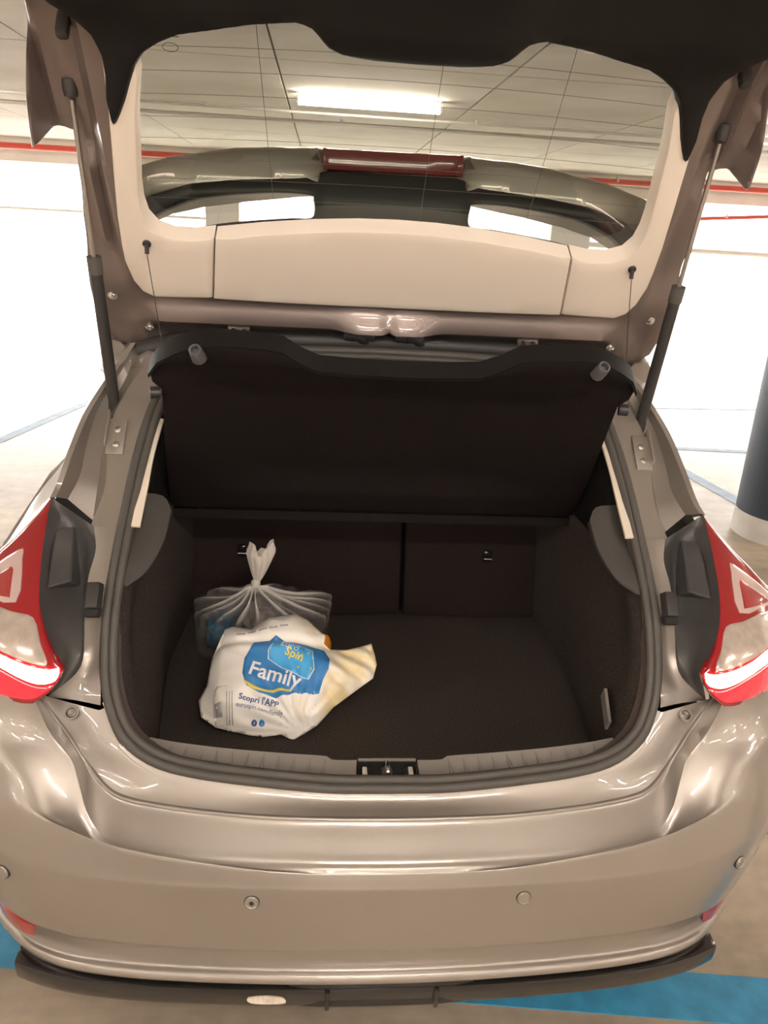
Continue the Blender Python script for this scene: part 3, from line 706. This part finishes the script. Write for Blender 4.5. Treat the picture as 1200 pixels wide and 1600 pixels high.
for s in (1, -1):
    c = SB+sd*.630+sn_*.016; c.x = .364*s
    ax = (Vector((.10*s, -.80, .55))).normalized()
    C(lathe('shelf_peg', [(.014, -.02), (.0125, .0), (.0115, .011), (.0105, .0125), (.0075, .0125), (.007, .002), (0, .002)], c, ax, 'peg_grey', None, seg=20))
    C(lathe('shelf_pivot', [(.012, 0), (.012, .018), (0, .02)], (.452*s, .405, 1.335), (s, -.2, 0), 'black_plastic', None, seg=14))
C(sheet('shelf_fixed_part', [(-.52, 0), (.52, 0), (.50, .30), (-.50, .30)], lambda a, b, h: (a, .745+b, .985+.07*b+h), .03, 'felt', None, sp=.08, rnd=.008))

# ================================================================== TAILGATE (raised)
tg = empty('tailgate', (0, -1.6, 0), car)
TB = (.712, 1.412); A0, A1 = math.radians(56.4), math.radians(14)
def tg_line(d):
    if d <= .60: return TB[0]-.553*d, TB[1]+.833*d, A0
    y, z = TB[0]-.553*.60, TB[1]+.833*.60; n = 24; L = .12; a = A0
    for i in range(n):
        s = min(max(d-.60-i*L/n, 0), L/n)
        if s <= 0: break
        a = A0+(A1-A0)*(i+.5)/n; y -= s*math.cos(a); z += s*math.sin(a)
    if d > .72: y -= (d-.72)*math.cos(A1); z += (d-.72)*math.sin(A1); a = A1
    return y, z, a
def tgp(a, d, h):
    y, z, an = tg_line(d); return (a, y-h*math.sin(an), z-h*math.cos(an))
def sym(half):            # half outline from the middle, round to the middle again
    return half+[(-p[0], p[1]) for p in reversed(half) if abs(p[0]) > 1e-6]
# inner pressed-steel frame
fo = [(0, -.045), (.30, -.050), (.50, -.060), (.567, -.058), (.605, -.042), (.632, -.010), (.640, .05), (.638, .145), (.628, .255), (.607, .392), (.607, .420), (.636, .430), (.678, .413), (.667, .49), (.655, .56), (.637, .66), (.634, .80), (.60, .96), (0, 1.0)]
fh = [(.51, .13), (.528, .20), (.528, .30), (.516, .42), (.495, .55), (.43, .63), (.30, .69), (-.30, .69), (-.43, .63), (-.495, .55), (-.516, .42), (-.528, .30), (-.528, .20), (-.51, .13)]
def frame_h(a, d):
    x = abs(a); h = 0.
    side = sstep(.552, .578, x)
    h -= .035*side*sstep(.10, .22, d)*(1-sstep(.36, .42, d)) + .050*side*sstep(.36, .42, d)*(1-sstep(.645, .668, x))
    h += .012*math.exp(-((x-.592)/.007)**2)*sstep(.16, .24, d)*(1-sstep(.36, .42, d))
    h += .008*math.sin((x-.58)*260)*sstep(.585, .60, x)*sstep(.42, .45, d)*(1-sstep(.645, .66, x))
    # cross member along the hinge edge: a long ridge with a bow-tie swelling in the middle
    row = 1-sstep(.49, .56, x)
    h += row*(.018*math.exp(-((d-.045)/.016)**2)-.030*sstep(.03, -.015, d)-.012*math.exp(-((d-.09)/.014)**2))
    c = sstep(.135, .06, x)
    h += c*(.016*math.exp(-((d-.040)/.026)**2)) - .014*sstep(.012, .0, x)*math.exp(-((d-.040)/.03)**2)
    # dimple pockets at the hinge corners
    h -= .012*math.exp(-(((x-.575)/.022)**2+((d-.055)/.03)**2))
    return h
frame = sheet('inner_frame', sym(fo), lambda a, d, h: tgp(a, d, h+frame_h(a, d)), .05, 'paint_shaded', tg, holes=[fh], sp=.0135, rnd=.006, bsp=.012, backf=lambda a, d, h: tgp(a, d, -.10 if abs(a) < .6 else -.075), smooth=50)
# glass
gl = [(0, .15), (.47, .15), (.53, .20), (.535, .32), (.525, .45), (.505, .57), (.44, .64), (.30, .70), (0, .72)]
sheet('window_pane', sym(gl), lambda a, d, h: tgp(a, d, -.030+h), .004, 'window_glass', tg, sp=.05, both_sides=False)
for i in range(9):
    d = .31+.04*i; xm = .505-.06*max(0, d-.45)/.2
    tube('heating_wire', [tgp(xm*(2*t/12-1), d+.012*(1-(2*t/12-1)**2), -.0285) for t in range(13)], .00035, 'rubber', tg, seg=4)
for x0, x1 in ((-.245, -.268), (.262, .272), (.044, .05)):
    tube('heating_wire', [tgp(x0, .27, -.0285), tgp(x1, .66, -.0285)], .0005, 'rubber', tg, seg=4)
# maker's stamp etched in the glass corner
tube('glass_stamp', [tgp(-.412+.013*math.cos(q*math.pi/12), .590+.007*math.sin(q*math.pi/12), -.0285) for q in range(24)], .0005, 'rubber', tg, seg=4, closed=True)
for i in range(3): tube('glass_stamp', [tgp(-.425+.003*i, .606+.0055*i, -.0285), tgp(-.396+.002*i, .606+.0055*i, -.0285)], .0007, 'rubber', tg, seg=4)
# pale trim round the glass in three pieces
cp = [(0, .105), (.20, .105), (.378, .108), (.362, .254), (.27, .270), (.167, .283), (.08, .290), (0, .292)]
sheet('trim_panel', sym(cp), lambda a, d, h: tgp(a, d, .018+h), .047, 'beige_trim', tg, sp=.03, rnd=.004, bsp=.02)
tp = [(.3805, .1085), (.45, .106), (.502, .105), (.525, .118), (.540, .145), (.549, .19), (.549, .228), (.546, .29), (.538, .368), (.531, .43), (.5235, .500), (.518, .58), (.470, .60), (.463, .56), (.478, .49), (.4885, .408), (.496, .35), (.4975, .315), (.493, .285), (.478, .262), (.447, .250), (.405, .249), (.3645, .2565)]
for s in (1, -1):
    sheet('trim_panel', [(p[0]*s, p[1]) for p in tp], lambda a, d, h: tgp(a, d, .018+h), .047, 'beige_trim', tg, sp=.025, rnd=.007, bsp=.01)
    g = Vector(tgp(.4975*s, .238, .018)); gn = Vector((0, -.833, -.553))
    lathe('grommet', [(.0085, 0), (.0085, .003), (.0065, .005), (.003, .0055), (.003, .001)], g, gn, 'black_plastic', tg, seg=16)
    tube('grommet_tail', [g+gn*.004, g+gn*.007+Vector((0, .002, -.016))], .0045, 'black_plastic', tg, seg=8)
    # cord to the shelf
    pe = SB+sd*.59+sn_*.004; pe.x = .425*s
    tube('shelf_cord', [g+gn*.006+Vector((0, 0, -.014)), (g+gn*.03).lerp(pe, .5)+Vector((0, .012, -.006)), pe], .0009, 'black_plastic', tg, n=14, seg=6)
    # bolts and pressed holes of the frame corners
    for (x, d) in ((.594, .092), (.531, .004)):
        b = Vector(tgp(x*s, d, frame_h(x, d)+.001)); lathe('bolt', [(.0105, 0), (.0105, .002), (.0065, .003), (.0065, .007), (.003, .008), (.0025, .005), (0, .005)], b, gn, 'chrome', tg, seg=14)
    b = Vector(tgp(.334*s, .000, frame_h(.334, 0.)+.002)); 
    box('hinge_plate', tuple(b), (.05, .020, .022), 'paint_shaded', tg, bev=.004); 
    for q in (-.012, .012): lathe('hinge_bolt', [(.006, 0), (.006, .005), (0, .006)], b+Vector((q, -.010, -.004)), gn, 'dull_steel', tg, seg=10)
# black lower trim, over the camera's head
bt = [(0, .615), (.06, .616), (.10, .620), (.125, .627), (.15, .645), (.176, .682), (.20, .689), (.27, .674), (.33, .655), (.385, .640), (.42, .620), (.447, .600), (.464, .578), (.478, .548), (.490, .520), (.503, .495), (.512, .480), (.518, .4755), (.521, .483), (.522, .52), (.516, .56), (.516, .59), (.527, .628), (.545, .655), (.575, .69), (.60, .74), (.60, .93), (0, .97)]
sheet('lower_trim', sym(bt), lambda a, d, h: tgp(a, d, .030+h+.02*sstep(.20, .10, abs(a))*sstep(.615, .66, d)), .04, 'black_trim', tg, sp=.03, rnd=.012, bsp=.01)
# outer skin under the sill of the glass, number plate side (seen only from outside)
sheet('outer_skin', sym([(0, .66), (.44, .62), (.60, .56), (.64, .66), (.63, .80), (.58, .98), (0, 1.01)]), lambda a, d, h: tgp(a, d, -.085+h-.03*math.cos(a*2)), .02, 'paint', tg, sp=.07, rnd=.01)
# rubber clips on the flank
for s in (1, -1):
    for (x, d, L) in ((.578, .615, .05),):
        c = Vector(tgp(x*s, d, -.02)); box('rubber_stop', tuple(c), (.022, .02, .05), 'rubber_dark', tg, bev=.007, rot=Matrix.Rotation(math.radians(-35), 3, 'X'))
# gas struts
for s in (1, -1):
    lo = Vector((.596*s, .631, 1.246)); mi = Vector((.594*s, .545, 1.566)); hi = Vector((.600*s, .478, 1.858))
    d_ = (hi-lo).normalized(); st_e = empty('gas_strut', (0, -1.6, 0), car)
    mi = lo+(hi-lo)*.525
    tube('cylinder', [lo+d_*.02, lo+d_*.05, mi-d_*.035, mi-d_*.006, mi], lambda t: .0125 if .1 < t < .9 else .0115, 'rubber_dark', st_e, seg=14)
    tube('collar', [mi-d_*.03, mi+d_*.004], .0145, 'rubber', st_e, seg=14)
    tube('rod', [mi, hi-d_*.02], .0048, 'dull_steel', st_e, seg=10)
    lathe('ball_socket', [(0, -.016), (.012, -.014), (.0135, 0), (.012, .014), (0, .016)], hi, d_, 'rubber_dark', st_e, seg=14)
    lathe('ball_socket', [(0, -.018), (.012, -.015), (.0145, 0), (.0125, .02), (0, .024)], lo, d_, 'rubber_dark', st_e, seg=14)
    tube('ball_pin', [lo+Vector((-.004*s, .0, 0)), lo+Vector((.010*s, .03, -.012))], .006, 'dull_steel', st_e, seg=8)
    # bracket on the body
    box('bracket', (.572*s, .534, 1.212), (.036, .004, .085), 'paint', st_e, bev=.0015, rot=Matrix.Rotation(math.radians(-44), 3, 'X'))
    box('bracket_flange', (.591*s, .545, 1.222), (.003, .03, .085), 'paint', st_e, bev=.001, rot=Matrix.Rotation(math.radians(-44), 3, 'X'))
    for q in (-.017, .018): lathe('bracket_bolt', [(.007, 0), (.007, .003), (.0045, .005), (0, .005)], (.570*s, .531+q*.70, 1.210+q*.72), (0, -.72, .69), 'dull_steel', st_e, seg=12)
# spoiler beyond the glass: painted lip, black slotted base, brake light
def sp_y(a): return .725-.10*a*a
bow = lambda a: .035*(a/.5)**2
lipo = [(0, 1.8115), (.155, 1.8125), (.25, 1.807), (.34, 1.799), (.47, 1.774), (.56, 1.743), (.61, 1.70), (.60, 1.655), (.55, 1.665), (.50, 1.690), (.43, 1.708), (.33, 1.722), (.20, 1.735), (.10, 1.74), (0, 1.74)]
def lip_map(a, b, h):
    t = (b-1.70)/.11; c = sstep(.165, .155, abs(a))
    return (a, sp_y(a)+.020*sstep(.1, 1, t)+.012*c-h-.010*math.exp(-((abs(a)-.167)/.008)**2), b)
sheet('spoiler', sym(lipo), lip_map, .035, 'paint', tg, sp=.02, rnd=.012, bsp=.012, backf=lambda a, b, h: (a, sp_y(a)+.075+.10*sstep(1.80, 1.70, b), b-.03*sstep(1.80, 1.70, b)))
base = [(0, 1.765), (.14, 1.765), (.20, 1.752), (.33, 1.738), (.43, 1.722), (.51, 1.695), (.575, 1.66), (.60, 1.61), (.58, 1.55), (.40, 1.53), (0, 1.52)]
slot = curve2([(.172, 1.702), (.180, 1.713), (.24, 1.714), (.30, 1.709), (.37, 1.700), (.43, 1.687), (.49, 1.660), (.512, 1.641), (.500, 1.628), (.45, 1.628), (.37, 1.645), (.30, 1.655), (.22, 1.664), (.180, 1.666), (.170, 1.676)], k=3)
sheet('spoiler_base', sym(base), lambda a, b, h: (a, sp_y(a)-.012+h*-1+.02*sstep(1.70, 1.76, b), b), .035, 'black_plastic', tg, holes=[slot, [(-p[0], p[1]) for p in slot]], sp=.025, rnd=.008, bsp=.012)
sheet('brake_light', [(-.154, 1.809), (.152, 1.812), (.153, 1.768), (-.152, 1.766)], lambda a, b, h: (a, sp_y(a)+.012-h, b), .02, 'brake_red', tg, sp=.03, rnd=.004, bsp=.012)
lathe('brake_screw', [(.006, 0), (.0055, .003), (.003, .003), (.002, .001), (0, .001)], (.139, .7335, 1.775), (0, -1, 0), 'brake_red', tg, seg=12)
# hinge edge bits between roof and tailgate
for x in (-.068, .062):
    tube('washer_hose', [(x-.02, .735, 1.408), (x, .715, 1.420), (x+.02, .725, 1.408), (x+.045, .74, 1.404)], .011, 'rubber_dark', tg, n=12, seg=10)
box('hinge_cover', (-.06, .728, 1.417), (.075, .03, .02), 'black_plastic', tg, bev=.006)
box('hinge_cover', (.055, .728, 1.417), (.07, .03, .02), 'black_plastic', tg, bev=.006)
tube('wiring_sleeve', [(.09, .733, 1.408), (.125, .730, 1.410), (.17, .736, 1.406)], .012, 'rubber_dark', tg, n=14, seg=10)

# ================================================================== SHOPPING
FZ = .602
# white printed carrier bag, lying slumped with its print towards the sill
BN = Vector((0, -.66, .75)).normalized(); BU = Vector((1, 0, 0)); BV = BN.cross(BU).normalized()
if BV.z < 0: BV = -BV
BO = Vector((0, .33, .60))
outline = [(-.336, .524), (-.291, .52), (-.279, .528), (-.25, .542), (-.192, .549), (-.162, .538), (-.120, .508), (-.124, .495), (-.11, .484), (-.073, .484), (-.039, .490), (-.014, .496), (-.006, .475), (-.002, .458), (-.011, .434), (-.04, .418), (-.1, .384), (-.135, .354), (-.163, .340), (-.187, .330), (-.213, .339), (-.252, .335), (-.283, .338), (-.354, .35), (-.387, .367), (-.396, .394), (-.381, .419), (-.376, .462), (-.364, .491), (-.352, .518)]
KV = BV.y
def bag2(p): return (p[0], (p[1]-.33)/KV)
bo2 = [bag2(p) for p in outline]; bloop = [dens(bo2, .008)]
def bag_h(a, b):
    d = bdist((a, b), bloop); e = 1-math.exp(-(d/.028))
    q = .050*e*sstep(-.02, .10, b)*(1-.45*sstep(-.13, -.02, a))
    n1 = noise.noise((a*14, b*14, 1.7))*.010+noise.noise((a*34, b*34, 5.1))*.004-abs(noise.noise((a*22+b*9, b*30, 8.3)))*.007
    # folds drawn tight to the knot-like corner low on the right
    cx, cy = -.175, .02; r = math.hypot(a-cx, b-cy); th = math.atan2(b-cy, a-cx)
    f = .0060*math.sin(th*19+2*noise.noise((a*9, b*9, 3)))*sstep(.005, .04, r)*(1-sstep(.09, .17, r))
    # pleats across the tail on the right
    g = .0055*math.sin((a*.55+b)*150)*sstep(-.125, -.085, a)
    top_ = -.012*math.exp(-((b-.213+.10*(a+.25)**2)/.010)**2)*sstep(-.10, -.14, a)
    return q+(n1+f+g)*min(1, d/.012)+top_
def bagp(a, b, h):
    p = BO+BU*a+BV*b+BN*(bag_h(a, b)+h)
    if p.z < FZ+.001: p.z = FZ+.001
    return p
def bag_back(a, b, h):
    d = bdist((a, b), bloop); p = BO+BU*a+BV*b
    dist = max(0, (p.z-FZ)/BN.z); t = min(.09, dist)*(1-math.exp(-d/.02))
    p = p-BN*t; p.z = max(p.z, FZ); return p
bag = empty('carrier_bag', (-.21, .46, FZ)); tag(bag, 'white printed plastic carrier bag with blue shield, full and slumped', 'bag')
boff = Vector(bag.location)
def BG(o): o.parent = bag; o.location = -boff; return o
BG(sheet('bag_film', bo2, bagp, .0, 'white_bag', None, sp=.006, bsp=.005, backf=bag_back, smooth=180))
def prn(name, poly, m, off, sp=.006):
    pl = [bag2(p) for p in poly]
    return BG(sheet(name, pl, lambda a, b, h: bagp(a, b, off+h), .0004, m, None, sp=sp, bsp=.005, smooth=180))
prn('printed_shield', [(-.28, .487), (-.247, .489), (-.232, .497), (-.206, .486), (-.164, .485), (-.122, .477), (-.11, .458), (-.113, .439), (-.125, .42), (-.133, .397), (-.165, .398), (-.193, .398), (-.225, .392), (-.261, .398), (-.29, .41), (-.301, .431), (-.298, .457)], 'print_blue', .0012)
inn = [(-.236, .483), (-.205, .484), (-.151, .472), (-.146, .438), (-.158, .421), (-.186, .429), (-.22, .443), (-.245, .455), (-.246, .470)]
prn('printed_badge_edge', [(p[0]+(p[0]+.196)*.05, p[1]+(p[1]-.455)*.05) for p in inn], 'print_white', .0022)
prn('printed_badge', inn, 'print_light_blue', .0032)
prn('printed_swoosh', curve2([(-.297, .420), (-.283, .407), (-.25, .400), (-.20, .402), (-.20, .4055), (-.25, .4045), (-.28, .412)], k=3), 'print_yellow', .0026, sp=.006)
prn('printed_label', curve2([(-.360, .404), (-.341, .411), (-.327, .405), (-.322, .347), (-.340, .351), (-.356, .354)], k=3), 'print_cream', .0008)
prn('printed_stamp', [(-.357, .382), (-.342, .385), (-.339, .364), (-.353, .364)], 'print_grey', .0012)
for i in range(3): prn('printed_small_text', [(-.333+.006*i, .402), (-.331+.006*i, .402), (-.328+.006*i, .352), (-.330+.006*i, .352)], 'print_grey', .0012)
for i in range(5): prn('printed_small_text', [(-.320+.024*i, .499+.0035*i), (-.302+.024*i, .501+.0035*i), (-.302+.024*i, .504+.0035*i), (-.320+.024*i, .502+.0035*i)], 'print_grey', .0012)
random.seed(9)
for i in range(11):
    a = -.165+.02*math.cos(i*1.3)+.012*(i % 3); b = .455+.021*math.sin(i*1.3)
    st5 = [(a+(.0036 if q % 2 == 0 else .0016)*math.sin(q*math.pi/5), b+(.0030 if q % 2 == 0 else .0014)*math.cos(q*math.pi/5)) for q in range(10)]
    if inside((a, b), inn): prn('printed_star', st5, 'print_yellow', .0044, sp=.01)
def text(body, x, y, size, ang, m, off, bold=0., sub=1, shear=0.):
    cu = bpy.data.curves.new('txt', 'FONT'); cu.body = body; cu.size = size; cu.offset = bold; cu.resolution_u = 3; cu.shear = shear
    ob = bpy.data.objects.new('txt', cu); COL.objects.link(ob); dg = bpy.context.evaluated_depsgraph_get()
    me = bpy.data.meshes.new_from_object(ob.evaluated_get(dg)); bpy.data.objects.remove(ob)
    bm = bmesh.new(); bm.from_mesh(me)
    bmesh.ops.triangulate(bm, faces=bm.faces[:])
    for _ in range(sub): bmesh.ops.subdivide_edges(bm, edges=[e for e in bm.edges if e.calc_length() > size*.12], cuts=1)
    bmesh.ops.triangulate(bm, faces=bm.faces[:])
    ca, sa = math.cos(math.radians(ang)), math.sin(math.radians(ang)); x0, y0 = bag2((x, y))
    for v in bm.verts:
        u, t = v.co.x, v.co.y; v.co = bagp(x0+u*ca-t*sa, y0+u*sa+t*ca, off)
    bm.to_mesh(me); bm.free(); me.name = 'printed_text'; me.materials.clear()
    return BG(link('printed_text', me, m))
text('Family', -.290, .429, .046, -15, 'print_white', .0030, bold=.0008, sub=2)
text('Spin', -.212, .463, .026, -24, 'print_yellow', .0046, bold=.0005, sub=2)
text('Euro', -.222, .478, .022, -20, 'print_white', .0046, sub=2)
text("Scopri l'APP", -.306, .389, .0175, -10, 'print_navy', .0016, bold=.0003, sub=2)
text('eurospin.com/family', -.311, .378, .0125, -9, 'print_navy', .0016, sub=2)
for x, m, ch in ((-.271, 'print_navy', 'f'), (-.255, 'print_blue', 'o')):
    prn('printed_icon', [(x+.0062*math.cos(q*math.pi/8), .3555+.0055*math.sin(q*math.pi/8)) for q in range(16)], m, .0016, sp=.006)
    text(ch, x-.0020, .3525, .010, -8, 'print_white', .0024)

# orange thing peeking out behind the carrier bag
orange = lathe('orange_container', [(0, 0), (.018, 0), (.021, .006), (.022, .045), (.022, .085), (.017, .100), (.008, .106), (0, .107)], (0, 0, 0), (0, 0, 1), 'orange_plastic', None, seg=28)
orange.location = (-.126, .603, FZ); tag(orange, 'small round topped orange container peeking out behind the white carrier bag', 'container')

# clear knotted bag with its contents
cb = empty('clear_bag', (-.28, .73, FZ)); tag(cb, 'clear plastic bag tied in a knot, behind the white carrier bag', 'bag')
def clear_bag():
    KN = Vector((-.014, -.055, .203)); V = []; Fc = []; milk = []; nu, nv = 180, 44
    for j in range(nv+1):
        t = j/nv
        for i in range(nu):
            th = 2*math.pi*i/nu; ca, sa = math.cos(th), math.sin(th)
            rx, ry = .170*(abs(ca)**2.6+abs(sa)**2.6)**(-1/2.6), .115*(abs(ca)**2.6+abs(sa)**2.6)**(-1/2.6)
            # t 0 bottom centre .. .12 bottom edge .. .62 shoulder .. 1 knot
            if t < .15: k = t/.15; r = k; z = .002+.012*max(0, k-.6)
            elif t < .58: k = (t-.15)/.43; r = 1-.05*math.cos(k*math.pi); r = 1+.03*math.sin(k*math.pi); z = .010+.112*k
            else: k = min(1., (t-.58)/.42); r = (1-k)**1.15*.97+.03; z = .122+.03*math.sin(k*math.pi*.5)+.051*k**2.2
            pl = math.sin(th*17+3*math.sin(th*3))*.5+math.sin(th*23+1)*.5
            fold = pl*.010*sstep(.35, .75, t)*(1-sstep(.96, 1, t))
            n3 = noise.noise((ca*2.2, sa*2.2, t*4))
            z += n3*.012*sstep(.15, .5, t)*(1-sstep(.9, 1, t))
            if t > .5: z += .012*ca*-1*(1-sstep(.85, 1, t))*0
            sh = sstep(.58, 1., t)
            x = rx*r*ca*(1+.05*n3)+KN.x*sh; y = ry*r*sa*(1+.05*n3)+KN.y*sh
            x += fold*ca; y += fold*sa; z += fold*.8
            V.append((x, y, max(z, .001)))
            milk.append(min(.92, .035+.10*sstep(.55, .8, t)+.72*max(0, pl)**2.2*sstep(.45, .8, t)+.5*sstep(.93, 1, t)+.14*max(0, noise.noise((ca*6, sa*6, t*9)))))
    for j in range(nv):
        for i in range(nu):
            a = j*nu+i; b = j*nu+(i+1) % nu; Fc.append((a, b, b+nu, a+nu))
    o = mk('bag_film', V, Fc, 'clear_film', cb, 180, fix=False)
    at = o.data.attributes.new('milk', 'FLOAT', 'POINT'); at.data.foreach_set('value', milk)
    # knot and frilled tail
    lathe('knot', [(0, -.012), (.008, -.009), (.012, -.002), (.0115, .005), (.007, .011), (0, .013)], KN+Vector((0, 0, .006)), (.1, -.1, 1), 'film_milky', cb, seg=18)
    V = []; Fc = []; nu2, nv2 = 36, 10
    for j in range(nv2+1):
        t = j/nv2
        for i in range(nu2):
            th = 2*math.pi*i/nu2; r = .006+.030*t**.8*(1+.30*math.sin(th*3+.6)+.22*math.sin(th*7))
            if t > .7: r *= 1-.35*sstep(.7, 1, t)
            V.append((KN.x+.004+r*math.cos(th)*1.0+.008*t, KN.y+r*.45*math.sin(th), KN.z+.010+t*(.092+.014*math.sin(th*2+1)+.008*math.sin(th*5))))
    for j in range(nv2):
        for i in range(nu2):
            a = j*nu2+i; b = j*nu2+(i+1) % nu2; Fc.append((a, b, b+nu2, a+nu2))
    mk('knot_tail', V, Fc, 'film_milky', cb, 180, fix=False)
def milky():
    m = bpy.data.materials.new('film_milky'); m.use_nodes = True; MATS['film_milky'] = m; nt = m.node_tree; nt.nodes.clear()
    o = nt.nodes.new('ShaderNodeOutputMaterial'); t = nt.nodes.new('ShaderNodeBsdfTransparent'); p = nt.nodes.new('ShaderNodeBsdfPrincipled')
    p.inputs['Base Color'].default_value = (.86, .80, .72, 1); p.inputs['Roughness'].default_value = .35
    mx = nt.nodes.new('ShaderNodeMixShader'); mx.inputs[0].default_value = .62
    nt.links.new(t.outputs[0], mx.inputs[1]); nt.links.new(p.outputs[0], mx.inputs[2]); nt.links.new(mx.outputs[0], o.inputs[0])
milky()
clear_bag()
def lump(name, c, r, m, label, cat, seed, amp=.2):
    bm = bmesh.new(); bmesh.ops.create_icosphere(bm, subdivisions=4, radius=1)
    for v in bm.verts:
        p = v.co.normalized(); q = Vector([math.copysign(abs(k)**.7, k) for k in p])
        n_ = 1+amp*noise.noise((p.x*2.5+seed, p.y*2.5, p.z*2.5))+amp*.4*noise.noise((p.x*7, p.y*7+seed, p.z*7)); v.co = Vector((q.x*r[0], q.y*r[1], q.z*r[2]))*n_
    zm = min(v.co.z for v in bm.verts)
    for v in bm.verts: v.co.z -= zm
    me = bpy.data.meshes.new(name); bm.to_mesh(me); bm.free()
    o = link(name, me, m, None, c, 180); tag(o, label, cat); return o
lump('blue_packet', (-.388, .735, FZ+.004), (.036, .055, .040), 'blue_pack', 'dark blue packet inside the clear knotted bag', 'packet', 2.)
lump('grey_packet', (-.276, .735, FZ+.004), (.052, .065, .058), 'grey_pack', 'crumpled grey and brown packet inside the clear knotted bag', 'packet', 7., .35)
